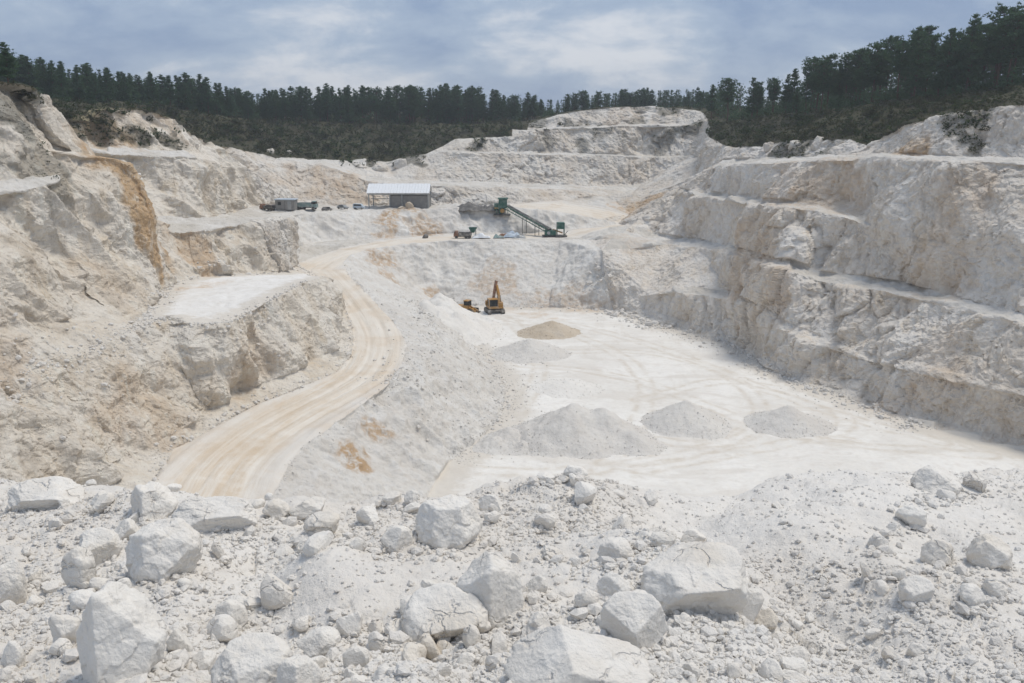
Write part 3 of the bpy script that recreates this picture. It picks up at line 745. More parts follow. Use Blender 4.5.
# ---- stains: ochre clay and topsoil, as blobs at real places on the surface
_vl = [tuple(q) for q in V]
bvh0 = BVHTree.FromPolygons(_vl, TF.tolist(), all_triangles=True)
def hit(px, py):
    d = ray(px, py); d = d / np.linalg.norm(d)
    h = bvh0.ray_cast(Vector((0, 0, 0)), Vector(d))
    return np.array(h[0]) if h[0] is not None else None
def ground(x, y):
    h = bvh0.ray_cast(Vector((x, y, 200)), Vector((0, 0, -1)))
    return h[0].z if h[0] is not None else 0.0
ochre = np.zeros(len(V)); soil = np.zeros(len(V))
wob = fbm(Pn * np.float32([.25, .25, .16]), 4, 101)
for (px, py, r_, s_) in [(92, 152, 2.0, .8), (104, 157, 2.1, .9), (120, 164, 2.0, 1.1), (132, 176, 2.0, 1.1), (140, 194, 2.1, 1.1), (146, 214, 2.1, 1.1), (151, 236, 2.2, 1.1), (156, 258, 2.4, 1.1), (160, 280, 2.8, 0.9), (166, 262, 3.0, 0.7), (182, 288, 3.0, 0.6), (205, 284, 2.4, 0.35), (188, 246, 3.0, 0.6), (200, 256, 3.0, 0.6), (85, 147, 4, .8), (112, 143, 5, .7),
                     (143, 418, 3.6, 0.35), (120, 425, 3, .25), (100, 280, 4, .22), (258, 360, 2.6, .35), (245, 372, 2.5, .35), (5, 355, 3, .3),
                     (352, 448, 1.9, 1.15), (366, 455, 1.6, 1.0), (372, 430, 1.4, .9), (380, 262, 3.4, .8), (388, 275, 2.6, .7), (494, 283, 4.0, .55), (500, 268, 3, .4),
                     (645, 203, 5.5, .75), (636, 212, 4, .6), (822, 192, 6, .4), (800, 180, 6, .35), (850, 205, 4, .35), (755, 255, 6, .35), (765, 290, 4, .4), (960, 200, 4, .3), (975, 185, 4, .3), (945, 260, 5, .25), (912, 145, 2.6, .8), (906, 152, 2.4, .7), (930, 380, 4, .25), (880, 405, 3, .2),
                     (340, 180, 9, .42), (300, 185, 8, .3), (350, 195, 7, .35), (405, 222, 5, .95), (392, 224, 4, .9), (418, 222, 4.5, .9), (640, 240, 5, .25), (560, 195, 6, .15), (595, 190, 6, .2), (140, 117, 5, .3), (170, 124, 5, .3), (620, 113, 7, .25), (540, 308, 6, .5), (575, 308, 5, .5), (510, 309, 4, .3), (427, 292, 2, .8)]:
    h = hit(px, py)
    if h is None: continue
    dd = np.linalg.norm((V - h) * (1, 1, 0.8), axis=1) / r_
    ochre = np.maximum(ochre, s_ * (1 - sstep(dd + wob * 0.8, 0.55, 1.25)))
for (px, py, r_, s_) in [(15, 96, 4, .8), (5, 100, 5, .7), (45, 172, 4, .45), (20, 176, 4, .5), (140, 141, 3.5, .8), (165, 141, 4, .9), (180, 143, 3, .8), (100, 128, 5, .8), (75, 126, 5, .8), (372, 162, 5, .9), (395, 165, 5, .9), (415, 158, 5, .8), (350, 164, 3, .8), (475, 146, 4, .7), (545, 135, 5, .6), (570, 135, 5, .7), (310, 150, 5, .7), (285, 156, 4, .6), (600, 131, 5, .55), (660, 134, 5, .5), (640, 124, 4, .6), (690, 128, 4, .7), (990, 130, 3.5, .75), (975, 140, 3, .7), (1000, 118, 3, .6), (960, 125, 3, .6), (830, 148, 3, .7), (800, 150, 3, .8), (780, 148, 3, .8), (640, 109, 3, .5), (670, 110, 3.5, .7), (540, 121, 4, .7)]:
    h = hit(px, py)
    if h is None: continue
    dd = np.linalg.norm(V - h, axis=1) / r_
    soil = np.maximum(soil, s_ * (1 - sstep(dd + wob * 1.1, 0.35, 1.0)))
soil = np.maximum(soil, wt[HILL] * (wt[HILL] < 0.99))

edge_w = {}
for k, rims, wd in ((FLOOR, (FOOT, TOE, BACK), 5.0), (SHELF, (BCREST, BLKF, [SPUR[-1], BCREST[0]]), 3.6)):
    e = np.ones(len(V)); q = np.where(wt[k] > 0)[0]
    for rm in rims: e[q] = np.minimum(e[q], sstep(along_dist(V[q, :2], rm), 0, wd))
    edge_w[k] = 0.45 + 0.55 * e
track = np.zeros(len(V))
fv = np.where(wt[FLOOR] > 0)[0]
for poly in ([(470, 470), (560, 474), (660, 462), (740, 438), (770, 405), (720, 370), (640, 340), (560, 322)], [(640, 470), (720, 455), (800, 440), (860, 425), (820, 400), (740, 380), (690, 385), (640, 400)], [(520, 365), (600, 372), (680, 392), (760, 430), (860, 447), (990, 455)], [(505, 350), (560, 352), (640, 350), (700, 362), (760, 388), (850, 418), (940, 442)], [(500, 318), (560, 330), (620, 352), (650, 385), (640, 430), (600, 470)], [(480, 455), (530, 400), (545, 360), (520, 330), (505, 317)], [(660, 440), (690, 446), (740, 440), (760, 425), (790, 436), (850, 440)]):
    pl = smooth_line([Z(a, b, ZF) for a, b in poly], 3); ac, _ = along_line(V[fv, :2], pl)
    ac = ac + 0.25 * vnoise((V[fv] * 0.15).astype(np.float32), 3)
    track[fv] = np.maximum(track[fv], np.maximum(np.exp(-((ac - 1.0) / 0.38) ** 2), np.exp(-((ac + 1.0) / 0.38) ** 2)))
names = {FLOOR: ('pit_floor', M_FLOOR, True), ROAD: ('haul_road', M_ROAD, True), SPOIL: ('spoil_slope', M_SPOIL, True), HILL: ('hillside', M_HILL, True), BENCH: ('quarry_bench', M_BENCH, True), SHELF: ('chalk_shelf', M_SHELF, True),
         RL: ('left_rock_face', M_ROCK_L, False), RF_: ('far_rock_face', M_ROCK_F, False), RR: ('right_rock_face', M_ROCK_R, False)}
for k, (nm, mt, sm) in names.items():
    f = TF[tag == k]; u, inv = np.unique(f.ravel(), return_inverse=True)
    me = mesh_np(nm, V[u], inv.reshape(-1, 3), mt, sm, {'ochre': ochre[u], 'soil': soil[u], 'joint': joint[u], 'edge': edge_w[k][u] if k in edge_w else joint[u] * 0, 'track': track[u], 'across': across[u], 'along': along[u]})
    obj(nm, me, kind='structure')

# ------------------------------------------------------------------ stones
def icosphere(sub):
    t = (1 + 5 ** .5) / 2
    v = [(-1, t, 0), (1, t, 0), (-1, -t, 0), (1, -t, 0), (0, -1, t), (0, 1, t), (0, -1, -t), (0, 1, -t), (t, 0, -1), (t, 0, 1), (-t, 0, -1), (-t, 0, 1)]
    f = [(0, 11, 5), (0, 5, 1), (0, 1, 7), (0, 7, 10), (0, 10, 11), (1, 5, 9), (5, 11, 4), (11, 10, 2), (10, 7, 6), (7, 1, 8), (3, 9, 4), (3, 4, 2), (3, 2, 6), (3, 6, 8), (3, 8, 9), (4, 9, 5), (2, 4, 11), (6, 2, 10), (8, 6, 7), (9, 8, 1)]
    V, F = np.array(v, float), np.array(f)
    V /= np.linalg.norm(V, axis=1, keepdims=True)
    for _ in range(sub):
        V, F, _t = refine(V, F, np.zeros(len(F), int), lambda q: np.zeros(len(q)), 1)
        V /= np.linalg.norm(V, axis=1, keepdims=True)
    return V, F
ICO = {k: icosphere(k) for k in range(6)}


def rock_shape(seed, planes=None, n=11, k=16, sub=3, rough=0.05, lo=0.55, hi=0.95):
    """a broken block: a sphere cut back by planes, edges slightly worn, surface chipped"""
    g = np.random.default_rng(seed)
    Vs, F = ICO[sub]
    ns, of = [], []
    if planes:
        for (a, b, c, o) in planes: ns.append((a, b, c)); of.append(o)
    for _ in range(n):
        d = g.normal(size=3); ns.append(d); of.append(g.uniform(lo, hi) if not planes else g.uniform(0.8, 1.05))
    N = np.array(ns, float); N /= np.linalg.norm(N, axis=1, keepdims=True)
    c = np.maximum(Vs @ N.T, 0) / np.array(of)
    r = (np.sum(c ** k, 1) + 1.0) ** (-1.0 / k)
    P = Vs * r[:, None]
    if sub >= 2:
        q = (P + seed * 3.7).astype(np.float32)
        dn = rough * fbm(q * 2.2, 4, seed % 50, 0.55)
        if sub >= 3:
            f1, f2, rid, tl = worley(q * 2.6, seed % 40)
            dn = dn + rough * (0.9 * (rid - .5) + 1.2 * tl)
        if sub >= 4: dn = dn + rough * 0.25 * fbm(q * 14, 3, 9)
        P = P * (1 + dn)[:, None]
    return P, F


# name, box in the photograph, seed, cutting planes (x right, y away, z up), label
BOULDERS = [
    ((7, 476, 85, 516), 21, [(0, -.5, .86, .6), (-.7, -.6, .3, .8), (.1, -.9, -.3, .62), (.75, -.2, .6, .7)], 'broad flat-topped white boulder lying at the far left on the crest of the rubble bank'),
    ((130, 481, 178, 526), 22, [(-.75, -.6, .15, .6), (.55, -.75, .35, .62), (.1, -.1, .98, .8), (.7, .1, .7, .7)], 'upright blocky white boulder on the crest, in front of the foot of the haul road'),
    ((171, 496, 258, 536), 23, [(0, -.4, .9, .62), (.3, -.92, -.2, .66), (-.6, -.6, .5, .75), (.85, -.3, .4, .85)], 'long low white slab of rock lying across the lower end of the haul road'),
    ((125, 517, 203, 590), 24, [(.2, -.85, .45, .7), (-.7, -.6, .3, .76), (-.3, .0, .95, .75), (.75, -.4, -.4, .75)], 'big rounded white boulder right behind the tall pointed one at lower left'),
    ((77, 527, 123, 568), 25, [(.1, -.5, .85, .65), (.6, -.8, -.1, .65), (-.85, -.45, .2, .7)], 'wedge-shaped white boulder to the left of the big rounded one'),
    ((61, 546, 97, 594), 26, None, 'greyish half-buried boulder under the wedge-shaped one at the left'),
    ((76, 581, 168, 700), 27, [(-.78, -.6, .1, .40), (.5, -.82, .25, .46), (-.8, .0, .55, .60), (.72, -.05, .62, .60), (.05, -.3, .95, .95)], 'tall pointed white boulder with a sharp vertical edge at the lower left'),
    ((-20, 559, 28, 620), 28, None, 'pale boulder cut off by the left edge of the picture'),
    ((48, 614, 82, 653), 29, None, 'round white stone just left of the tall pointed boulder'),
    ((213, 599, 248, 643), 30, [(-.3, -.8, .5, .72), (.7, -.6, .2, .72)], 'egg-shaped upright white stone to the right of the tall pointed boulder'),
    ((166, 629, 193, 665), 31, None, 'small round boulder touching the right side of the tall pointed boulder'),
    ((190, 650, 217, 680), 32, None, 'small round white stone between the tall pointed boulder and the bottom slab'),
    ((210, 632, 293, 705), 33, [(.0, -.4, .9, .55), (.3, -.9, .3, .7), (-.6, -.6, .6, .7)], 'large sloping white boulder cut by the bottom edge at the left'),
    ((276, 654, 322, 700), 34, [(-.5, -.75, .4, .65), (.6, -.7, .4, .65), (0, 0, 1, .8)], 'angular white boulder at the bottom edge right of the sloping one'),
    ((296, 626, 342, 662), 35, None, 'smooth half-buried white hump in the soft rubble near the bottom edge'),
    ((415, 494, 483, 554), 37, [(.05, -.9, .4, .66), (-.7, -.6, .4, .74), (.75, -.5, .4, .76), (0, -.1, 1, .74)], 'big round-shouldered white boulder on the crest in the middle of the bank'),
    ((381, 525, 414, 557), 38, [(-.5, -.7, .6, .65), (.7, -.7, .1, .6)], 'stone leaning on the left side of the big round-shouldered boulder'),
    ((303, 511, 340, 541), 39, None, 'round lumpy white boulder standing alone left of the middle of the crest'),
    ((356, 506, 380, 527), 40, None, 'small egg-shaped stone between the lumpy boulder and the round-shouldered one'),
    ((382, 491, 402, 507), 41, None, 'small pale stone on the crest below the orange patch of the spoil slope'),
    ((404, 490, 420, 506), 42, None, 'small pointed stone on the crest just left of the round-shouldered boulder'),
    ((262, 498, 290, 522), 43, None, 'rough stone on the crest at the right edge of the haul road'),
    ((288, 496, 326, 520), 44, None, 'wide lumpy clod on the crest behind the lumpy boulder'),
    ((640, 541, 752, 628), 46, [(.05, -.42, .9, .5), (.15, -.9, -.35, .5), (.9, -.3, .2, .85), (-.75, -.55, .4, .75), (-.4, .1, .9, .62)], 'largest flat-topped white boulder right of the middle of the bank'),
    ((599, 589, 669, 666), 47, [(-.15, -.5, .85, .5), (.62, -.76, .0, .46), (-.72, -.66, -.12, .48), (.66, -.2, -.7, .66), (-.62, -.2, -.74, .66)], 'kite-shaped white boulder with sharp facets at the foot of the largest flat-topped one'),
    ((500, 624, 655, 715), 48, [(-.78, -.3, .52, .34), (.56, -.25, .78, .36), (.25, -.92, .25, .60), (-.5, -.85, .1, .62), (.9, -.2, .3, 1.0)], 'wide pyramid-shaped white boulder at the bottom edge in the middle'),
    ((574, 588, 599, 615), 49, None, 'small white stone touching the upper left side of the kite-shaped boulder'),
    ((597, 572, 637, 603), 50, None, 'rounded boulder squeezed between the kite-shaped and the largest flat-topped one'),
    ((597, 537, 635, 565), 51, None, 'round boulder half sunk in rubble, up and left of the largest flat-topped one'),
    ((541, 545, 563, 562), 52, None, 'small angular stone in the gravel midway up the bank'),
    ((526, 575, 548, 597), 53, None, 'small cube-like stone just right of the two-lobed boulder'),
    ((528, 611, 550, 633), 54, None, 'small stone just above the pyramid-shaped boulder'),
    ((681, 528, 706, 550), 55, None, 'small slab standing at the back of the largest flat-topped boulder'),
    ((648, 531, 676, 548), 56, None, 'low flat stone behind the left end of the largest flat-topped boulder'),
    ((563, 465, 588, 480), 57, None, 'flat pointed stone on the highest point of the crest in the middle'),
    ((534, 472, 555, 484), 58, None, 'low stone on the crest left of the highest point'),
    ((750, 608, 779, 636), 59, None, 'white stone right of the largest flat-topped boulder'),
    ((534, 513, 556, 531), 60, None, 'stone in the rubble below the middle of the crest'),
    ((910, 465, 962, 501), 61, [(-.1, -.8, .5, .7), (-.7, -.5, .5, .75), (.5, -.3, .8, .65), (.1, -.7, -.7, .75)], 'peaked boulder on the right part of the crest'),
    ((962, 472, 988, 494), 62, None, 'smaller stone beside the peaked boulder on the right crest'),
    ((895, 505, 927, 532), 63, None, 'dusty boulder on the right slope below the peaked one'),
    ((920, 539, 954, 569), 64, [(-.4, -.7, .6, .65), (.7, -.6, .3, .7), (0, -.6, -.8, .7)], 'blocky stone left of the big smooth boulder on the right slope'),
    ((966, 533, 1013, 576), 65, [(-.3, -.85, .4, .72), (.4, -.3, .85, .68), (.2, -.8, -.6, .72)], 'big smooth egg-shaped boulder high on the right slope'),
    ((898, 575, 935, 607), 66, [(0, -.5, .85, .62), (.3, -.9, -.2, .66)], 'lone boulder lowest on the smooth right slope'),
    ((958, 583, 988, 610), 67, None, 'left stone of the pair lying under the big smooth boulder'),
    ((981, 578, 1008, 600), 68, None, 'right stone of the pair lying under the big smooth boulder'),
    ((867, 533, 889, 553), 69, None, 'small stone on the right slope between the dusty boulder and the smooth slope'),
    ((887, 522, 901, 534), 70, None, 'little stone at the lower left of the dusty boulder'),
    ((28, 568, 51, 588), 71, None, 'small round stone left of the greyish half-buried boulder'),
    ((90, 490, 114, 509), 72, None, 'small stone on the crest right of the broad flat-topped boulder'),
    ((112, 518, 142, 546), 73, None, 'rough clod between the wedge-shaped boulder and the upright blocky one'),
    ((68, 589, 96, 612), 74, None, 'smooth low stone directly behind the tall pointed boulder'),
    ((0, 640, 26, 678), 75, None, 'rounded stone near the lower left corner'),
    ((384, 618, 412, 640), 76, None, 'small stone in the gully at the lower left of the two-lobed boulder'),
]

# ------------------------------------------------------------------ the rubble bank in front, on the rim of the pit
CREST = [(-330, 470), (-150, 472), (0, 482), (80, 496), (150, 506), (220, 514), (300, 516), (380, 511), (440, 506), (500, 500), (560, 493), (600, 492), (650, 500), (700, 500), (750, 493), (800, 487), (850, 481), (900, 481), (960, 478), (1024, 470), (1150, 455), (1350, 455)]
NC, NR1, NR2 = 900, 225, 60
AX = np.linspace(-0.95, 0.95, NC)                       # X / Y
_cx, _cr = [], []
for a, b in CREST:
    q = ray(a, b); rxy = math.hypot(q[0], q[1]); _cx.append(q[0] / q[1]); _cr.append(-1.85 / (q[2] / rxy + 0.2))
RC = np.interp(AX, _cx, _cr)
t1 = np.linspace(0, 1, NR1)
R1 = 3.0 * (RC[:, None] / 3.0) ** t1[None, :]
t2 = np.linspace(0, 1, NR2 + 1)[1:]
R2 = RC[:, None] + 42.0 * t2[None, :] ** 1.8
RR_ = np.concatenate([R1, R2], 1)
cosA = 1 / np.sqrt(1 + AX ** 2)
BX = RR_ * (AX * cosA)[:, None]; BY = RR_ * cosA[:, None]
over = np.maximum(RR_ - RC[:, None], 0)
inn = np.minimum(RR_, RC[:, None])
BZ = -2.55 - 0.2 * (inn - 3.5) - np.where(over > 0, 0.78 * over - 0.25 * (1 - np.exp(-over / 0.4)), 0)


def plane_pt(px, py):
    q = ray(px, py); rxy = math.hypot(q[0], q[1]); return np.array(q[:2]) / rxy * (-1.85 / (q[2] / rxy + 0.2))
def seg_d(a, b):
    a, b = plane_pt(*a), plane_pt(*b); ab = b - a
    t = np.clip(((BX - a[0]) * ab[0] + (BY - a[1]) * ab[1]) / (ab @ ab), 0, 1)
    return np.hypot(BX - a[0] - t * ab[0], BY - a[1] - t * ab[1])
def ridge(a, b, h, w): return h * np.exp(-(seg_d(a, b) / w) ** 2)


rel = ridge((590, 515), (700, 580), 0.18, 0.6) + ridge((440, 530), (560, 510), 0.08, 0.9) + ridge((60, 520), (230, 540), 0.16, 0.8)
rel += ridge((258, 560), (300, 690), -0.18, 0.35) + ridge((310, 570), (360, 690), 0.16, 0.35) + ridge((850, 500), (1000, 510), 0.16, 1.1)
rel += ridge((660, 510), (800, 600), -0.20, 0.6) + ridge((800, 600), (960, 690), -0.16, 0.5) + ridge((790, 520), (900, 600), 0.10, 0.5) + ridge((380, 620), (500, 660), -0.08, 0.5)
for box, *_r in BOULDERS:
    c = plane_pt((box[0] + box[2]) / 2, min(box[3] - 0.12 * (box[3] - box[1]), 700)); sz = (box[2] - box[0]) / F_PX * math.hypot(*c) * 1.1
    rel += 0.15 * min(sz, .6) * np.exp(-(((BX - c[0]) ** 2 + (BY - c[1]) ** 2) / (0.70 * sz) ** 2) ** 1.3)
BP = np.stack([BX, BY, BZ], -1).reshape(-1, 3).astype(np.float32)
q2 = BP * np.float32([1, 1, 0.3])
coarse = sstep(fbm(q2 * 0.55, 3, 201), -0.35, 0.35)
f1, f2, rid, tl = worley(q2 * 3.2, 203)
g1, g2, rid2, tl2 = worley(q2 * 9.0, 207)
dz = 0.10 * fbm(q2 * 0.9, 3, 211) + (0.02 + 0.06 * coarse) * ((0.55 - f1) + 0.6 * (rid - .5)) + (0.008 + 0.022 * coarse) * (0.55 - g1 + 0.6 * (rid2 - .5)) + 0.022 * fbm(q2 * 4, 3, 217) + 0.006 * vnoise(q2 * 28, 219)
BP[:, 2] += (rel.ravel() + dz) * (1 - 0.5 * sstep(over.ravel(), 0, 6))
idx = np.arange(NC * (NR1 + NR2)).reshape(NC, NR1 + NR2)
BF = np.stack([idx[:-1, :-1], idx[1:, :-1], idx[1:, 1:], idx[:-1, 1:]], -1).reshape(-1, 4)
obj('rubble_bank', mesh_np('rubble_bank', BP, BF, M_BANK), kind='structure')
_bt = np.concatenate([BF[:, [0, 1, 2]], BF[:, [0, 2, 3]]])
_near = (np.arange(len(BF)) % (NR1 + NR2 - 1)) < NR1 + 8
bvh_bank = BVHTree.FromPolygons([tuple(q) for q in BP], BF[_near].tolist())
def bank_hit(px, py):
    d = Vector(ray(px, py)).normalized(); h = bvh_bank.ray_cast(Vector((0, 0, 0)), d)
    return h[0] if h[0] is not None else None


def fit_to_box(P, box, push=0.25, bury=0.06):
    """scale and seat a stone so that it has the size and place of the one in the photograph"""
    x0, y0, x1, y1 = box
    cx_, w, h = (x0 + x1) / 2, x1 - x0, y1 - y0
    g = bank_hit(min(max(cx_, -300), 1300), min(y1 - 0.20 * h, 700)) or Vector(plane_pt(cx_, 690).tolist() + [-3.3])
    dep = g.y * cp - g.z * sp
    s = w * dep / F_PX
    rayc = ray(cx_, (y0 + y1) / 2); C_ = rayc * ((dep + push * s * 0.4) / (rayc[1] * cp - rayc[2] * sp))
    P = P / (P.max(0) - P.min(0))
    sx, sy, sz = s, s * 0.85, h * dep / F_PX
    for _ in range(6):
        Q = P * (sx, sy, sz) + C_
        pr = project(Q); bw, bh = np.ptp(pr[:, 0]), np.ptp(pr[:, 1])
        sx *= w / bw; sz *= (h / bh) ** 1.4
        sz = max(sz, 0.3 * sx); sy = min(max(0.85 * sx, 0.4 * sz), 1.3 * sz, sx)
        m = np.array([(pr[:, 0].max() + pr[:, 0].min()) / 2, (pr[:, 1].max() + pr[:, 1].min()) / 2])
        dd = ray(cx_ + (cx_ - m[0]), (y0 + y1) / 2 + ((y0 + y1) / 2 - m[1])) - rayc
        C_ = C_ + dd * dep * 0.9
    return P * (sx, sy, sz), C_


for box, seed, pl, lab in BOULDERS:
    big = (box[2] - box[0]) > 44
    P, F = rock_shape(seed, pl, n=7 if pl else 9, k=40 if pl else 26, sub=5 if big else 4, rough=0.058 if big else 0.065)
    P, C_ = fit_to_box(P, box)
    obj('boulder', mesh_np('boulder', P, F, M_STONE), loc=C_, label=lab, cat='boulder', group='boulders on the rubble bank')
# the two-lobed boulder: a tall lobe and a low lobe grown together
P1, F1 = rock_shape(36, [(-.55, -.8, .2, .6), (.6, -.75, .3, .66), (.35, -.1, .93, .8), (-.5, -.2, .85, .66)], n=6, k=20, sub=5, rough=.045)
P2, F2_ = rock_shape(136, [(-.2, -.45, .87, .5), (-.7, -.6, .4, .72), (.2, -.85, -.5, .55)], n=6, k=20, sub=5, rough=.045)
Q1, C1 = fit_to_box(P1, (455, 551, 524, 642)); Q2, C2 = fit_to_box(P2, (400, 582, 492, 650))
obj('boulder', mesh_np('boulder', np.concatenate([Q1, Q2 + (C2 - C1)]), np.concatenate([F1, F2_ + len(Q1)]), M_STONE), loc=C1, label='large two-lobed white boulder with a dark hollow beneath, left of the middle near the bottom', cat='boulder', group='boulders on the rubble bank')

# smaller stones, each its own object, and the fine rubble
_w = coarse.reshape(NC, -1)
def bank_spots(n, g, jmin, jmax, thr):
    out = []
    while len(out) < n:
        i = g.integers(60, NC - 60); j = g.integers(jmin, jmax)
        if i > NC * 0.62 and g.random() < 0.15: continue
        if g.random() < thr + (0.16 if i > NC * .6 else 0) + (1 - thr) * _w[i, j] ** 1.5: out.append((i, j))
    return out
gS = np.random.default_rng(5)
NEAR = [(46, 500, 'broad flat-topped boulder'), (154, 505, 'upright blocky boulder on the crest'), (215, 518, 'long low slab below the road'), (164, 555, 'big rounded boulder at left'), (100, 548, 'wedge-shaped boulder'), (122, 640, 'tall pointed boulder'),
        (5, 590, 'pale boulder at the left edge'), (230, 620, 'egg-shaped upright stone'), (250, 668, 'large sloping boulder at the bottom'), (300, 676, 'angular boulder at the bottom edge'), (320, 645, 'smooth half-buried hump'), (449, 524, 'big round-shouldered boulder'), (321, 526, 'lumpy boulder left of the middle'),
        (276, 510, 'rough stone at the road edge'), (460, 615, 'two-lobed boulder'), (696, 585, 'largest flat-topped boulder'), (634, 628, 'kite-shaped boulder'), (577, 665, 'wide pyramid-shaped boulder'), (616, 551, 'half-sunk round boulder'), (575, 473, 'flat pointed stone on the crest'), (545, 522, 'stone below the middle of the crest'),
        (552, 553, 'small angular stone midway up the bank'), (764, 622, 'white stone right of the largest boulder'), (936, 483, 'peaked boulder on the right crest'), (911, 518, 'dusty boulder on the right slope'), (937, 554, 'blocky stone on the right slope'), (990, 555, 'big smooth egg-shaped boulder'), (916, 591, 'lone boulder on the right slope'), (975, 597, 'pair under the smooth boulder'), (370, 516, 'small egg-shaped stone on the crest'), (398, 629, 'small stone in the gully')]
tmpl = [mesh_np('stone', *rock_shape(300 + k, None, 8, 30, 2, 0.05, 0.42, 0.95), M_STONE, smooth=False) for k in range(14)]
in_view = lambda q: -10 < project(q)[0] < 1034 and project(q)[1] < 690
cnt = 0
for i, j in bank_spots(700, gS, 50, NR1 + 1, 0.25):
    q = BP.reshape(NC, -1, 3)[i, j].astype(float)
    if project(q)[0] > 700 and gS.random() < .5: continue
    if not in_view(q) or cnt >= 150: continue
    s = min(0.047 * (1.0 / (1 - gS.random() * 0.985)) ** 0.30, 0.15)
    if gS.random() < 0.25: s *= 1.25
    cnt += 1
    pr = project(q); near = min(NEAR, key=lambda e: (e[0] - pr[0]) ** 2 + (1.5 * (e[1] - pr[1])) ** 2)
    o = obj('stone', tmpl[gS.integers(14)], loc=q + np.array([0, 0, s * 0.30]), label='small loose stone in the rubble nearest to the ' + near[2], cat='stone', group='small stones on the rubble bank')
    o.rotation_euler = (gS.uniform(0, 6), gS.uniform(0, 6), gS.uniform(0, 6)); o.scale = (s * gS.uniform(.8, 1.2), s * gS.uniform(.7, 1.1), s * gS.uniform(.6, .9))


def scatter_mesh(name, pts, size, seed, mat, sub=0, kind='stuff', flat=0.75):
    g = np.random.default_rng(seed)
    lib = [rock_shape(900 + k, None, 7, 10, sub, 0.0)[0] for k in range(16)]; F0 = ICO[sub][1]
    n = len(pts); pts = np.asarray(pts, float); size = np.broadcast_to(size, n)
    L = np.stack(lib)[g.integers(16, size=n)]
    A = g.normal(size=(n, 3, 3)); Qm, _r = np.linalg.qr(A)
    L = np.einsum('nij,nvj->nvi', Qm, L * g.uniform(.55, 1.3, (n, 1, 3))) * (1, 1, flat) * size[:, None, None] + pts[:, None, :]
    F = (F0[None] + (np.arange(n) * L.shape[1])[:, None, None]).reshape(-1, 3)
    return obj(name, mesh_np(name, L.reshape(-1, 3), F, mat, smooth=False), kind=kind)


pp, ss = [], []
B3 = BP.reshape(NC, -1, 3)
for i, j in bank_spots(34000, gS, 8, NR1 + 3, 0.10):
    a, b = gS.random(2)
    q = B3[i, j] * (1 - a) + B3[min(i + 1, NC - 1), j + 1] * a
    s = 0.0095 * (1 - gS.random() * 0.97) ** -0.46
    pp.append(q + np.array([0, 0, s * 0.25])); ss.append(min(s, 0.05))
for box, *_r in BOULDERS + [((400, 590, 522, 648), 0)]:      # chips gathered round the feet of the boulders
    sz_px = box[2] - box[0]
    for _ in range(int(10 + sz_px * 0.9)):
        h = bank_hit(box[0] + (box[2] - box[0]) * gS.uniform(-.25, 1.25), box[3] - (box[3] - box[1]) * gS.uniform(-.16, .22))
        if h is None: continue
        s_ = min(0.014 * (1 - gS.random() * 0.97) ** -0.5, .07); pp.append(np.array(h) + (0, 0, .25 * s_)); ss.append(s_)
scatter_mesh('rubble', pp, np.array(ss), 3, M_BANK)

# scree at the foot of the rock faces and along the road
M_SCREE = bank_mat('scree_chalk', 0.86)
pp, ss = [], []
def sow(poly, n, spread_in, spread_out, smin, smax, g=np.random.default_rng(17)):
    poly = [np.array(q[:2]) for q in poly]
    ln = np.array([np.linalg.norm(b - a) for a, b in zip(poly, poly[1:])]); ln = ln / ln.sum()
    for k in g.choice(len(ln), size=n, p=ln):
        a, b = poly[k], poly[k + 1]; t = g.random(); nrm = np.array([-(b - a)[1], (b - a)[0]]); nrm /= np.linalg.norm(nrm) + 1e-9
        off = -spread_in + (spread_in + spread_out) * g.random() ** 1.0
        q = a + (b - a) * t + nrm * off * abs(g.normal())
        pr = project(np.array([q[0], q[1], -28.]))
        if not (-60 < pr[0] < 1090): continue
        s = smin * (1 - g.random() * 0.97) ** -0.5; s = min(s, smax)
        pp.append((q[0], q[1], ground(q[0], q[1]) + 0.2 * s)); ss.append(s)
sow(FOOT[:11], 1500, 3.2, 0.6, 0.09, 0.55)
sow([D(600, 252, 171), D(606, 285, 166), FOOT[0], FOOT[2]], 420, 2.6, 1.5, 0.16, 0.8)
sow(ROAD_L, 900, 0.3, 1.6, 0.07, 0.32)
sow(ROAD_R, 500, 1.2, 0.3, 0.05, 0.22)
sow(TOE[1:9], 2200, 4.5, 4.5, 0.06, 0.42)
sow(TERR[1:8], 1400, 4.5, 4.0, 0.06, 0.34)
sow(LDOWN[:6], 500, 2.0, 2.0, 0.07, 0.35)
sow(BCREST[:10], 800, 0.8, 0.7, 0.06, 0.35)
sow(BLKF, 350, 0.5, 2.0, 0.09, 0.4)
sow(BACK, 250, 1.0, 1.5, 0.08, 0.35)
sow([SPUR[-1]] + BCREST[:1], 300, 1.0, 1.5, 0.08, 0.3)
scatter_mesh('scree', pp, np.array(ss), 8, M_SCREE)

# ------------------------------------------------------------------ gravel heaps on the pit floor
M_HEAP = soft_ground('heap_gravel', (0.69, 0.665, 0.625), (0.64, 0.61, 0.57), (0.57, 0.54, 0.49), 2.5, 1.0, 0.16)
M_HEAPW = soft_ground('heap_chalk', (0.76, 0.735, 0.69), (0.71, 0.68, 0.635), (0.64, 0.62, 0.585), 2.0, 0.7, 0.14)
M_HEAPT = soft_ground('heap_clay', (0.53, 0.45, 0.35), (0.57, 0.50, 0.41), (0.46, 0.375, 0.28), 2.5, 0.9, 0.16)


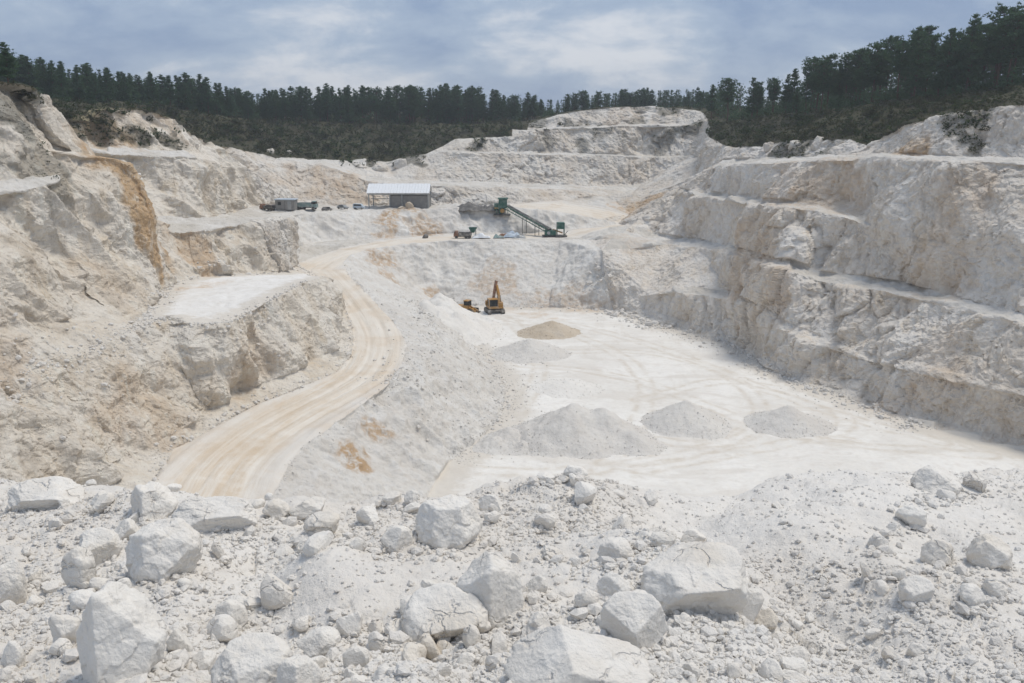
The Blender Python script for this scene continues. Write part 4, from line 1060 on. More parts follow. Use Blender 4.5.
def heap(peaks, slope, label, mat, seed, step=0.16, lump=0.10, group='gravel heaps on the pit floor', base=None, name='gravel_heap', cat='gravel heap', stones=1.0):
    zb = ZF if base is None else base
    C_ = [(Z(px, py, zb + h), h) for px, py, h in peaks]
    c0 = C_[0][0][:2]
    x0 = min(c[0] - h / slope for c, h in C_) - 4; x1 = max(c[0] + h / slope for c, h in C_) + 4
    y0 = min(c[1] - h / slope for c, h in C_) - 4; y1 = max(c[1] + h / slope for c, h in C_) + 4
    X, Y = np.meshgrid(np.arange(x0, x1, step), np.arange(y0, y1, step), indexing='ij')
    P = np.stack([X.ravel(), Y.ravel(), np.zeros(X.size)], 1).astype(np.float32)
    wob = fbm(P * 0.35, 3, seed)
    Hh = np.full(X.size, -9.0)
    for c, h in C_:
        r_ = np.hypot(P[:, 0] - c[0], P[:, 1] - c[1])
        e = h - slope * (np.sqrt(r_ * r_ + 0.03) - 0.17)
        e = e * (1 + 0.06 * wob) + 0.16 * wob * h / 3
        k = 0.18; Hh = np.logaddexp(Hh / k, e / k) * k
    f1, f2, rid, tl = worley(P * 1.7, seed); g1 = worley(P * 4.5, seed + 3)[0]
    toe = np.where(Hh < 0.25, 0.25 + (Hh - 0.25) * 0.6, Hh)
    zz = toe +  lump * ((0.5 - f1) + 0.7 * (rid - .5)) * sstep(toe, 0.05, .4) + lump * 0.45 * (0.5 - g1) * sstep(toe, 0.05, .4)
    keep = zz > -0.15
    I = np.arange(X.size).reshape(X.shape)
    F = np.stack([I[:-1, :-1], I[1:, :-1], I[1:, 1:], I[:-1, 1:]], -1).reshape(-1, 4)
    F = F[keep[F].any(1)]
    gz = np.full(X.size, zb)
    P = np.stack([P[:, 0] - c0[0], P[:, 1] - c0[1], zz], 1)
    u, inv = np.unique(F.ravel(), return_inverse=True)
    o = obj(name, mesh_np(name, P[u], inv.reshape(-1, 4), mat), loc=(c0[0], c0[1], zb), label=label, cat=cat, group=group)
    g = np.random.default_rng(seed); Q = P[u][P[u][:, 2] > -0.05]
    if len(Q) > 200:
        n = int(min(1500, len(Q) * 0.14)); w = 1.0 / (0.25 + np.maximum(Q[:, 2], 0)); q = Q[g.choice(len(Q), n, p=w / w.sum())] + g.normal(0, .12, (n, 3)) * (1, 1, 0)
        gr = scatter_mesh('gravel', q + (0, 0, .02), np.minimum(0.04 * (1 - g.random(n) * .97) ** -0.45, .12) * stones, seed + 50, mat); gr.parent = o
    return o


heap([(572, 401, 4.2), (602, 408, 3.4), (634, 430, 1.8)], 0.60, 'largest grey gravel heap with a double peak in the middle of the pit floor', M_HEAP, 5)
heap([(508, 428, 1.5), (494, 437, 1.1), (522, 441, 0.9)], 0.55, 'low grey rubble heap against the left side of the double-peaked one', M_HEAP, 6, lump=0.22)
heap([(686, 400, 2.9)], 0.56, 'neat cone of grey gravel right of the double-peaked heap', M_HEAP, 7)
heap([(789, 406, 2.2), (800, 412, 1.4)], 0.50, 'low grey gravel heap nearest the right rock face', M_HEAP, 8)
heap([(550, 319.5, 2.3), (540, 326, 1.0)], 0.47, 'low tan-coloured heap in front of the excavator', M_HEAPT, 9)
heap([(530, 338, 2.4), (545, 344, 1.6)], 0.44, 'pale gravel heap between the tan heap and the big white one', M_HEAP, 10)
heap([(568, 381, 1.0), (556, 384, .7)], 0.26, 'very low worn-down gravel heap in the middle of the floor', M_HEAPW, 11, lump=0.05)
heap([(437, 293, 6.1), (443, 301, 5.3), (424, 300, 6.0), (455, 314, 3.8)], 0.58, 'tallest white gravel heap, left of the excavator, running down from the road terrace', M_HEAPW, 12, lump=0.06)

# ------------------------------------------------------------------ pines, each a tapered trunk with limbs and a crown of needle tufts
def tube(path, radii, sides=6):
    V, F = [], []
    path = [np.array(p, float) for p in path]
    for i, (p, r_) in enumerate(zip(path, radii)):
        d = path[min(i + 1, len(path) - 1)] - path[max(i - 1, 0)]; d /= np.linalg.norm(d) + 1e-9
        a = np.cross(d, (1, 0.2, 0.1)); a /= np.linalg.norm(a); b = np.cross(d, a)
        for k in range(sides):
            t = 2 * math.pi * k / sides; V.append(p + r_ * (a * math.cos(t) + b * math.sin(t)))
    for i in range(len(path) - 1):
        for k in range(sides):
            q = [i * sides + k, i * sides + (k + 1) % sides, (i + 1) * sides + (k + 1) % sides, (i + 1) * sides + k]
            F += [(q[0], q[1], q[2]), (q[0], q[2], q[3])]
    return V, F


def tufts(pts, size, g, per=6, droop=0.0):
    """bunches of needles: a few narrow leaf-sized blades fanned about each twig end"""
    pts = np.asarray(pts, float); n = len(pts)
    c = np.repeat(pts, per, 0); sz = np.repeat(np.broadcast_to(size, n), per)
    d = g.normal(size=(n * per, 3)); d[:, 2] = np.abs(d[:, 2]) * 0.8 - droop; d /= np.linalg.norm(d, axis=1, keepdims=True)
    s = np.cross(d, g.normal(size=d.shape)); s /= np.linalg.norm(s, axis=1, keepdims=True)
    L = sz[:, None] * g.uniform(.7, 1.3, (n * per, 1)); w = L * 0.36
    V = np.stack([c - d * L * 0.25 - s * w * 0.6, c - d * L * 0.25 + s * w * 0.6, c + d * L], 1).reshape(-1, 3)
    return V, np.arange(len(V)).reshape(-1, 3)


def pine_template(seed, style, lod=1.0):
    g = np.random.default_rng(seed); H = 10.0
    lean = g.normal(0, 0.12, 2)
    zt = np.linspace(0, H * 0.97, 8)
    path = np.stack([lean[0] * (zt / H) ** 2 + 0.10 * np.sin(zt * .7 + seed), lean[1] * (zt / H) ** 2 + 0.10 * np.cos(zt * .6 + seed), zt], 1)
    TV_, TF_ = tube(path, 0.15 * (1 - zt / H) ** 0.8 + 0.02, 7)
    TV_, TF_ = list(TV_), list(TF_)
    at = lambda z: np.array([np.interp(z, zt, path[:, k]) for k in range(3)])
    tips, sizes = [], []
    if style == 'cone':
        z0, whorls, rmax = g.uniform(0.06, 0.16), int(15 * lod ** .5), g.uniform(1.7, 2.2)
    elif style == 'mid':
        z0, whorls, rmax = g.uniform(0.20, 0.36), int(13 * lod ** .5), g.uniform(1.7, 2.2)
    else:
        z0, whorls, rmax = g.uniform(0.36, 0.52), int(11 * lod ** .5), g.uniform(1.9, 2.4)
    for wi in range(whorls):
        t = (wi + g.uniform(-.2, .2)) / (whorls - 1); t = min(max(t, 0), 1)
        z = H * (z0 + (0.97 - z0) * t); dzb = H * (0.97 - z0) / whorls * 0.42
        if style == 'cone': R_ = rmax * (1 - t) ** 0.95 * (0.75 + 0.25 * min(1, t * 5)) + 0.12
        elif style == 'mid': R_ = rmax * (1 - t) ** 0.72 * (0.6 + 0.4 * min(1, t * 4)) + 0.14
        else: R_ = rmax * math.sqrt(max(0.02, 1 - (1.9 * t - 0.85) ** 2 * 0.9)) * (0.85 if t < .9 else 0.5)
        nb = max(3, int(g.integers(5, 8) * min(1, lod + .3)))
        a0 = g.uniform(0, 6.3)
        for b in range(nb):
            if g.random() < 0.10: continue
            a = a0 + 6.283 * b / nb + g.normal(0, .25); L = R_ * g.uniform(0.6, 1.18)
            up = 0.10 + 0.45 * t + (0.15 if style == 'round' else 0) + g.normal(0, .10)
            p0 = at(min(z + g.uniform(-1, 1) * dzb, H * .97)); dirv = np.array([math.cos(a), math.sin(a), up])
            p1 = p0 + dirv * L * np.array([1, 1, 1])
            if L > 0.8:
                v, f = tube([p0, (p0 + p1) / 2 + (0, 0, -.05), p1], [0.045, 0.03, 0.012], 3)
                k = len(TV_); TV_ += v; TF_ += [tuple(i + k for i in q) for q in f]
            m = max(2, int((2.2 + 3.2 * L) * lod))
            for s_ in np.linspace(0.30 if style != 'round' else 0.42, 1.0, m):
                sp_ = 0.10 + 0.16 * L * s_
                for _ in range(2 if lod >= 1 else 1):
                    tips.append(p0 + (p1 - p0) * s_ + g.normal(0, 1, 3) * (sp_, sp_, sp_ * 0.45)); sizes.append((1.1 - 0.3 * t) * g.uniform(0.30, 0.48) * (1 if lod >= 1 else 1.8))
    tips.append(at(H * .97) + (0, 0, .1)); sizes.append(.35)
    CV, CF = tufts(tips, np.array(sizes), g, 7 if lod >= 1 else 5)
    return np.array(TV_), np.array(TF_), CV, CF


LIB = {}
for st, n_ in (('cone', 5), ('mid', 5), ('round', 6)):
    for k in range(n_):
        tv, tf, cv, cf = pine_template(40 + 10 * k + len(st), st)
        LIB.setdefault(st, []).append((mesh_np('trunk', tv, tf, M_BARK), mesh_np('crown', cv, cf, M_NEEDLE, smooth=False)))


def pine(x, y, h, style, label, group, wide=1.0):
    z = ground(x, y) - 0.15
    t, c = random.choice(LIB[style])
    r_ = bpy.data.objects.new('pine_tree', None); COL.objects.link(r_); r_.location = (x, y, z)
    r_.rotation_euler = (0, 0, random.uniform(0, 6.28)); s = h / 10.0; w = s * wide * random.uniform(0.88, 1.15); r_.scale = (w, w, s)
    r_['label'] = label; r_['category'] = 'pine tree'
    if group: r_['group'] = group
    obj('trunk', t, r_); obj('crown', c, r_)
    return r_


TOPS = [(-60, 52), (10, 50), (60, 60), (100, 64), (130, 70), (165, 73), (200, 74), (230, 86), (256, 89), (300, 87), (345, 82), (380, 86), (430, 83), (480, 86), (512, 93), (560, 95), (600, 89), (650, 86), (690, 84), (706, 88), (727, 78), (752, 79), (768, 77), (800, 63), (830, 51), (870, 43), (905, 33), (930, 27), (985, 12), (1024, 10), (1100, 0)]
_tx, _ty = zip(*TOPS)
FRONT = [(-120, 200), (0, 199), (43, 197), (128, 222), (213, 246), (256, 276), (379, 292), (450, 300), (530, 304), (560, 318), (640, 322), (690, 318), (715, 250), (745, 222), (768, 207), (828, 190), (850, 183), (928, 168), (1024, 160), (1110, 156)]
_qx, _qd = zip(*FRONT)
ZONES = [(-40, 236, 86, 3, ['cone', 'mid', 'mid'], 'dark conical pine in the row along the left rim of the quarry', 'pines on the left rim'),
         (236, 540, 108, 3, ['mid', 'mid', 'mid', 'cone', 'round'], 'straight dark pine in the dense stand behind the far heath slope', 'pines behind the far slope'),
         (540, 708, 34, 2, ['mid', 'mid', 'round'], 'bushy green pine showing above the bare crest of the highest far rock face', 'pines beyond the far crest'),
         (756, 1060, 56, 3, ['round', 'round', 'round', 'mid'], 'tall long-trunked pine in the wood on the right-hand slope', 'pines on the right slope')]
placed = []
def try_spot(px, d, mind):
    p = ray(px, 120); q = p * (d / p[1]); xy = (q[0], q[1])
    if any((xy[0] - a) ** 2 + (xy[1] - b) ** 2 < mind * mind for a, b in placed[-260:]): return None
    placed.append(xy); return xy
WHERE = [(45, 'in the row above the big left rock face'), (130, 'in the row behind the pale second left rock face'), (236, 'in the row where the left rim drops to the heath slope'), (300, 'in the stand above the left end of the far heath slope'), (365, 'in the stand above the middle of the far heath slope'),
         (440, 'in the stand behind the open shed'), (490, 'in the stand above the white crag'), (540, 'in the stand just left of the highest far rock face'), (625, 'showing above the left half of the bare far crest'), (730, 'showing above the right half of the bare far crest'),
         (810, 'at the low end of the right wood'), (870, 'in the lower middle of the right wood'), (940, 'in the upper middle of the right wood'), (2000, 'at the high end of the right wood')]
def pine_label(px, st): return {'cone': 'dark conical pine ', 'mid': 'straight narrow-crowned pine ', 'round': 'round-crowned long-trunked pine '}[st] + next(w for x, w in WHERE if px < x)
for x0, x1, n_, rows, styles, lab, grp in ZONES:
    k = 0; tries = 0
    while k < n_ and tries < 4000:
        tries += 1
        px = x0 + (x1 - x0) * ((k * 0.618034 * 7 + random.random() * .05) % 1.0)
        row = random.random() ** 1.3
        d = float(np.interp(px, _qx, _qd)) + 1.0 + row * rows * 6.0
        s = try_spot(px, d, 1.5)
        if s is None: continue
        gz = ground(*s); base = project(np.array([s[0], s[1], gz]))
        top = float(np.interp(px, _tx, _ty)) + random.choice([-2, 0, 2, 5, 9, 14, 20] if px < 740 else [-5, -1, 3, 7, 12, 18, 26]) * (0.6 + 0.02 * (x1 > 1000) * 10)
        h = (D(px, top, s[1])[2] - gz) * random.uniform(.93, 1.03)
        h = min(max(h, 5.0), 17.5)
        st = random.choice(styles); pine(s[0], s[1], h, st, pine_label(px, st), grp, 1.25 if 'left' in lab else (1.15 if 'behind' in lab else (0.95 if px < 720 else 1.0)))
        k += 1
# the ones that stand apart
def lone(px, pb, d, top, style, lab, wide=1.0):
    q = D(px, pb, d); gz = ground(q[0], q[1]); pine(q[0], q[1], D(px, top, d)[2] - gz, style, lab, None, wide)
lone(9, 84, 124, 41, 'mid', 'leafy pine standing alone at the far left on top of the big left rock face', 1.35)
lone(727, 120, 232, 77, 'round', 'left one of two dark pines standing apart at the edge of the right wood')
lone(752, 119, 216, 77, 'mid', 'right one of two dark pines standing apart at the edge of the right wood', 1.1)
lone(838, 113, 184, 96, 'cone', 'short light green young pine in front of the right wood', 1.2)
lone(91, 104, 190, 86, 'cone', 'small pale young pine in front of the trees on the left rim', 1.3)
lone(711, 124, 246, 84, 'mid', 'slim pine left of the two dark pines at the edge of the right wood', 0.9)

# the wood further back reads as one mass
gF = np.random.default_rng(77)
low = {st: [pine_template(500 + 7 * k + len(st), st, 0.42) for k in range(4)] for st in ('cone', 'mid', 'round')}
FV, FF, BV, BFc, nF, nB = [], [], [], [], 0, 0
for k in range(1150):
    px = gF.uniform(-120, 1150) if k < 900 else gF.uniform(500, 730); d0 = float(np.interp(px, _qx, _qd)); d = d0 + 16 + gF.random() ** 1.1 * 75
    if 540 < px < 708: d = d0 + gF.random() * 60
    if px > 760 and k % 2: d = d0 + 14 + gF.random() * 60
    p = ray(px, 120); q = p * (d / p[1]); gz = ground(q[0], q[1]) - .2
    top = float(np.interp(px, _tx, _ty)) + (gF.choice([5, 8, 11, 14, 18, 24]) if px < 740 else gF.choice([20, 25, 30, 36, 42]))
    h = min(D(px, top, d)[2] - gz, 17) / 10.0
    if h < 0.45: continue
    st = 'cone' if px < 240 else ('mid' if px < 700 else 'round')
    tv, tf, cv, cf = low[st][gF.integers(4)]
    a = gF.uniform(0, 6.28); Rz = np.array([[math.cos(a), math.sin(a), 0], [-math.sin(a), math.cos(a), 0], [0, 0, 1]])
    w = h * gF.uniform(.85, 1.15); sc_ = np.array([w, w, h]); o_ = np.array([q[0], q[1], gz])
    FV.append((cv @ Rz) * sc_ + o_); FF.append(cf + nF); nF += len(cv); BV.append((tv @ Rz) * sc_ + o_); BFc.append(tf + nB); nB += len(tv)
for k in range(1000):     # young growth and brush between the trunks
    px = gF.uniform(-60, 1090); d = float(np.interp(px, _qx, _qd)) + gF.random() * 45 - 1
    p = ray(px, 120); q = p * (d / p[1]); gz = ground(q[0], q[1]); hh = gF.uniform(1.2, 3.4) * (1.25 if px > 760 else 1.0)
    c = gF.normal(0, 1, (26, 3)) * (.9, .9, 0) * hh / 2.4 + np.stack([0 * np.arange(26), 0 * np.arange(26), gF.random(26) * hh], 1) + np.array([q[0], q[1], gz])
    v, f = tufts(c, .55, gF, 4); FV.append(v); FF.append(f + nF); nF += len(v)
fo = obj('forest', mesh_np('forest', np.concatenate(FV), np.concatenate(FF), M_NEEDLE, smooth=False), kind='stuff')
obj('forest_trunks', mesh_np('forest_trunks', np.concatenate(BV), np.concatenate(BFc), M_BARK), kind='stuff')

# heath and broom over the slopes
gU = np.random.default_rng(91)
up = {0: ([], []), 1: ([], [])}
def seed_plants(x0, x1, y0, y1, n, smin, smax, need=0.5, pick=0.5):
    for _ in range(n):
        px, py = gU.uniform(x0, x1), gU.uniform(y0, y1)
        d = Vector(ray(px, py)).normalized(); h = bvh0.ray_cast(Vector((0, 0, 0)), d)
        if h[0] is None or h[3] < 60: continue
        f = h[2]
        if tag[f] != HILL and (soil[TF[f]].max() < need * gU.uniform(.8, 1.3) or gU.random() < .55): continue
        k = 0 if gU.random() < pick else 1
        up[k][0].append(np.array(h[0])); up[k][1].append(gU.uniform(smin, smax) * min(1.2, (h[3] / 230) ** 1.2))
seed_plants(40, 520, 98, 182, 5200, .35, 1.1)
seed_plants(90, 520, 108, 180, 420, 1.2, 2.3, pick=.45)
seed_plants(705, 1000, 95, 155, 260, .9, 1.9, pick=.45)
seed_plants(700, 1024, 84, 160, 4200, .35, 1.0)
seed_plants(0, 60, 78, 190, 350, .25, .6)
seed_plants(500, 720, 100, 140, 1100, .25, .7)
for k, (nm, mt) in enumerate((('heath_undergrowth', M_SHRUB), ('broom_undergrowth', M_SHRUB2))):
    P_, S_ = up[k]
    if not P_: continue
    P_, S_ = np.array(P_), np.array(S_)
    m = 5; c = np.repeat(P_, m, 0) + gU.normal(0, 1, (len(P_) * m, 3)) * np.repeat(S_, m)[:, None] * (.55, .55, .25) + np.repeat(S_, m)[:, None] * (0, 0, .35)
    v, f = tufts(c, np.repeat(S_, m) * 0.55, gU, 5)
    obj(nm, mesh_np(nm, v, f, mt, smooth=False), kind='stuff')


def bush_mesh(seed):
    g = np.random.default_rng(seed); n = 70
    d = g.normal(size=(n, 3)); d /= np.linalg.norm(d, axis=1, keepdims=True); d[:, 2] = np.abs(d[:, 2])
    c = d * (g.random((n, 1)) ** .4) * (.85, .85, 1.0) + (0, 0, .12)
    return tufts(c, g.uniform(.2, .34, n), g, 6)
bl = [[mesh_np('bush', *bush_mesh(70 + k), mt, smooth=False) for k in range(4)] for mt in (M_SHRUB, M_SHRUB2)]
BUSH = [(100, 124, 1.3, 0, 'dark round bush on the rim of the second left rock face'), (68, 116, 1.0, 0, 'low bush in the notch right of the big left rock face'), (274, 147, 1.7, 0, 'bush beside the small white outcrop below the heath slope'), (258, 150, 1.5, 0, 'dark bush left of the small white outcrop below the heath slope'),
        (372, 160, 1.4, 0, 'dark bush growing between white rocks below the heath slope'), (396, 165, 1.2, 0, 'dark bush hanging at the foot of the heath slope'), (480, 147, 1.2, 0, 'dark bush at the top of the white crag left of the far rock face'), (720, 140, 1.6, 1, 'green broom bush at the left end of the right heath slope'),
        (745, 134, 1.7, 1, 'light green bush below the two pines that stand apart'), (760, 143, 1.4, 0, 'dark bush above the left end of the long upper right bench'), (790, 140, 1.3, 0, 'dark bush between two small white outcrops on the right'), (818, 138, 1.4, 0, 'dark bush right of the small white outcrops on the right'), (850, 131, 1.5, 0, 'brown bush on the heath just above the bench edge'),
        (800, 120, 1.8, 1, 'large broom bush on the right heath slope'), (870, 116, 1.6, 0, 'brown heath bush below the tall pines'), (920, 104, 1.4, 0, 'dark bush near the top of the right rock outcrop'), (985, 130, 0.9, 0, 'small dark bush rooted in the cracked rock at far right'), (15, 92, 1.2, 0, 'dark bush on the brow of the big left rock face'), (30, 98, 0.8, 0, 'small bush just right of the dark one on the left brow'), (560, 125, 1.0, 0, 'small dark bush on the rim at the left end of the far crest'), (150, 121, 1.1, 0, 'bush above the pale second left rock face'), (308, 141, 1.6, 0, 'bush in the middle of the far heath slope'), (340, 133, 1.6, 1, 'greener bush on the far heath slope'), (425, 145, 1.5, 0, 'bush at the right end of the far heath slope')]
for px, py, s, k, lab in BUSH:
    h = hit(px, py)
    if h is None: continue
    o = obj('bush', bl[k][random.randrange(4)], loc=h - np.array([0, 0, .15]), label=lab, cat='bush', group='bushes on the heath slopes')
    o.scale = (s, s, s * .9); o.rotation_euler = (0, 0, random.uniform(0, 6))

# white rock outcrops that break through the heath
for px, py, w_, h_, sd, lab in [(270, 152, 1.5, 1.3, 1, 'small white rock outcrop among bushes below the far heath slope'), (288, 153, 1.4, 1.1, 2, 'white rock outcrop right of the one among the bushes, under the far heath slope'),
                                (770, 148, 1.5, 1.5, 3, 'leftmost of three white outcrops above the long upper right bench'), (795, 146, 1.7, 1.9, 4, 'middle one of three white outcrops above the long upper right bench'), (819, 144, 1.5, 1.7, 5, 'rightmost of three white outcrops above the long upper right bench'),
                                (380, 170, 2.2, 1.7, 6, 'broken white crag left of the middle under the far heath slope'), (402, 166, 2.2, 2.2, 7, 'white crag under the right end of the far heath slope'), (360, 167, 1.8, 1.4, 8, 'low white crag where the far heath slope meets the inclined bench')]:
    h = hit(px, py)
    if h is None: continue
    P_, F_ = rock_shape(600 + sd, None, 9, 20, 4, .10, .45, .95)
    o = obj('rock_outcrop', mesh_np('rock_outcrop', P_ * (w_, w_ * .8, h_), F_, M_ROCK_F), loc=h + np.array([0, .5, -.25]), label=lab, cat='rock outcrop', group='white outcrops in the heath')

# ------------------------------------------------------------------ machines and buildings
class MB:
    """collects boxes, tubes and plates, then links them as one mesh"""
    def __init__(s): s.V, s.F = [], []
    def add(s, v, f):
        k = len(s.V); s.V += [tuple(q) for q in v]; s.F += [tuple(i + k for i in q) for q in f]; return s
    def box(s, x0, x1, y0, y1, z0, z1, bev=0.0, taper=(1, 1)):
        bm = bmesh.new(); bmesh.ops.create_cube(bm, size=1.0)
        for v in bm.verts:
            tx = taper[0] if v.co.z > 0 else 1; ty = taper[1] if v.co.z > 0 else 1
            v.co = Vector(((x0 + x1) / 2 + v.co.x * tx * (x1 - x0), (y0 + y1) / 2 + v.co.y * ty * (y1 - y0), (z0 + z1) / 2 + v.co.z * (z1 - z0)))
        if bev: bmesh.ops.bevel(bm, geom=list(bm.edges), offset=bev, segments=2, affect='EDGES', profile=.6)
        bm.verts.index_update(); s.add([v.co for v in bm.verts], [[v.index for v in f.verts] for f in bm.faces]); bm.free(); return s
    def beam(s, a, b, w, h=None, up=(0, 0, 1), w2=None, h2=None):
        a, b = Vector(a), Vector(b); h = h or w; w2 = w2 or w; h2 = h2 or h
        d = (b - a).normalized(); u = Vector(up); side = d.cross(u)
        if side.length < 1e-4: side = d.cross(Vector((0, 1, 0)))
        side.normalize(); u = side.cross(d)
        v = [a + side * sx * w / 2 + u * sz * h / 2 for sx, sz in ((-1, -1), (1, -1), (1, 1), (-1, 1))] + [b + side * sx * w2 / 2 + u * sz * h2 / 2 for sx, sz in ((-1, -1), (1, -1), (1, 1), (-1, 1))]
        return s.add(v, [(0, 3, 2, 1), (4, 5, 6, 7), (0, 1, 5, 4), (1, 2, 6, 5), (2, 3, 7, 6), (3, 0, 4, 7)])
    def disc(s, c, axis, r, t, n=18, r2=None):
        c = Vector(c); ax = Vector(axis).normalized(); a = ax.orthogonal().normalized(); b = ax.cross(a); r2 = r2 or r
        v = []
        for off, rr in ((-t / 2, r * .9), (-t / 2 + .12 * t, r), (t / 2 - .12 * t, r2), (t / 2, r2 * .9)):
            v += [c + ax * off + (a * math.cos(6.2832 * k / n) + b * math.sin(6.2832 * k / n)) * rr for k in range(n)]
        f = [tuple(range(n))[::-1], tuple(range(3 * n, 4 * n))]
        for i in range(3): f += [(i * n + k, i * n + (k + 1) % n, (i + 1) * n + (k + 1) % n, (i + 1) * n + k) for k in range(n)]
        return s.add(v, f)
    def prism(s, prof, x0, x1, axis='x'):
        """profile in (y, z) pushed along x"""
        n = len(prof); v = [(x0, y, z) for y, z in prof] + [(x1, y, z) for y, z in prof]
        return s.add(v, [tuple(range(n))[::-1], tuple(range(n, 2 * n))] + [(k, (k + 1) % n, n + (k + 1) % n, n + k) for k in range(n)])
    def build(s, name, mat, parent=None, smooth=False):
        me = bpy.data.meshes.new(name); me.from_pydata(s.V, [], s.F)
        bm = bmesh.new(); bm.from_mesh(me); bmesh.ops.recalc_face_normals(bm, faces=bm.faces); bm.to_mesh(me); bm.free()
        me.materials.append(mat)
        return obj(name, me, parent)


def thing(name, label, cat, loc, rz=0.0, group=None):
    o = bpy.data.objects.new(name, None); COL.objects.link(o); o.location = loc; o.rotation_euler = (0, 0, rz)
    o['label'] = label; o['category'] = cat
    if group: o['group'] = group
    return o
def on_ground(px, py, d=None):
    if d is None: h = hit(px, py); return Vector(h)
    q = D(px, py, d); return Vector((q[0], q[1], ground(q[0], q[1])))


# excavator (local: +x right of machine, -y front of undercarriage, z up)
p = on_ground(494.5, 312.5)
ex = thing('excavator', 'orange-yellow tracked excavator with its boom raised, parked below the embankment', 'excavator', p + Vector((0, 0, -0.05)), math.radians(14))
for sx in (-1, 1):
    x0 = sx * 1.28
    m = MB()
    prof = [(-1.95, .42), (-1.75, .12), (-1.35, .0), (1.35, .0), (1.75, .12), (1.95, .42), (1.75, .74), (1.35, .86), (-1.35, .86), (-1.75, .74)]
    m.prism(prof, x0 - .30, x0 + .30)
    for k in range(18):
        y = -1.35 + 2.7 * (k % 9) / 8; z = 0.0 if k < 9 else .86
        m.box(x0 - .33, x0 + .33, y - .07, y + .07, z - .03 if k < 9 else z, z + .02 if k < 9 else z + .05)
    tr = m.build('track', M_TRACK, ex)
    w = MB()
    for y in (-1.5, 1.5): w.disc((x0 + sx * .31, y, .43), (1, 0, 0), .32, .08)
    for y in (-.8, 0, .8): w.disc((x0 + sx * .31, y, .22), (1, 0, 0), .15, .08)
    w.build('roller', M_DARK, tr)
MB().box(-1.0, 1.0, -1.1, 1.1, .45, .80, .05).disc((0, 0, .92), (0, 0, 1), .75, .28).build('undercarriage', M_TRACK, ex)
MB().box(-1.38, 1.38, -1.5, 1.2, 1.05, 1.32, .04).box(.45, 1.36, -1.3, 1.3, 1.32, 2.15, .08).build('upper_structure', M_YELLOW, ex)
MB().box(-1.38, 1.38, 1.2, 1.95, 1.1, 2.1, .16).build('counterweight', M_YELLOW, ex)
MB().box(-1.2, 1.2, .2, 1.22, 2.1, 2.3, .06).box(-.7, -.45, .5, .8, 2.3, 2.65).build('engine_hood', M_DARK, ex)
cab = MB().box(-1.36, .40, -1.55, .1, 1.32, 1.5, .03).box(-1.36, .40, -1.55, .1, 2.72, 2.86, .05)
for xx, yy in ((-1.3, -1.49), (.34, -1.49), (-1.3, .04), (.34, .04)): cab.box(xx - .06, xx + .06, yy - .06, yy + .06, 1.5, 2.72)
cab = cab.build('cab', M_YELLOW, ex)
MB().box(-1.28, .32, -1.52, .07, 1.5, 2.72, .02).build('window', M_GLASS, cab)
lg = [(0.72, -.6, 1.55), (0.72, .15, 4.0), (0.66, -.15, 5.4)]
bo = MB().beam((0.72, -.9, 1.5), (0.72, -.2, 3.5), .42, .62).beam((0.72, -.2, 3.5), (0.55, .55, 5.1), .40, .60, h2=.42, w2=.34).build('boom', M_YELLOW, ex)
MB().beam((0.45, -1.0, 1.6), (0.48, -.45, 3.35), .14).beam((.98, -1.0, 1.6), (.98, -.45, 3.35), .14).build('hydraulic_cylinder', M_DARK, bo)
st_ = MB().beam((0.50, .6, 5.9), (-.18, .1, 2.75), .36, .50, h2=.32).build('stick', M_RUST, ex)
MB().beam((.42, .95, 5.2), (.40, .75, 5.95), .16).build('hydraulic_cylinder', M_DARK, st_)
bk = MB().prism([(-.35, 2.75), (.45, 2.75), (.62, 2.35), (.45, 1.95), (.0, 1.85), (-.1, 2.1), (.3, 2.25), (.25, 2.55), (-.3, 2.55)], -.65, .25)
bk.build('bucket', M_DARK, ex)

# wheel loader behind the white heap
q = on_ground(467.5, 309, 160.0)
ld = thing('wheel_loader', 'mud-brown wheel loader half hidden behind the tallest white heap', 'wheel loader', q + Vector((0, 0, -.02)), math.radians(-28))
MB().box(-2.2, .4, -.75, .75, .7, 1.65, .08).box(-2.3, -1.7, -.8, .8, .75, 1.35, .08).build('body', M_YELLOW, ld)
MB().box(-.55, .45, -.62, .62, 1.6, 1.75).box(-.55, .45, -.65, .65, 2.55, 2.68, .04).build('cab', M_YELLOW, ld)
MB().box(-.48, .38, -.58, .58, 1.75, 2.55, .02).build('window', M_GLASS, ld)
MB().beam((.5, -.45, 1.4), (2.0, -.45, .75), .18, .3).beam((.5, .45, 1.4), (2.0, .45, .75), .18, .3).box(.3, 1.2, -.5, .5, .6, 1.2, .06).build('lift_arm', M_YELLOW, ld)
MB().prism([(2.0, .15), (2.9, .1), (2.95, .2), (2.25, .35), (2.1, 1.0), (1.95, 1.0)], -1.15, 1.15).build('bucket', M_DARK, ld)
ld.children[-1].data.transform(Matrix.Rotation(-math.pi / 2, 4, 'Z')); 
for o_ in [ld.children[-1]]: pass
for xx in (-1.4, 1.0):
    for yy in (-.85, .85):
        wv = MB().disc((xx, yy, .62), (0, 1, 0), .62, .42).build('wheel', M_TYRE, ld)
        MB().disc((xx, yy + .2 * (1 if yy > 0 else -1), .62), (0, 1, 0), .28, .08).build('rim', M_YELLOW, wv)

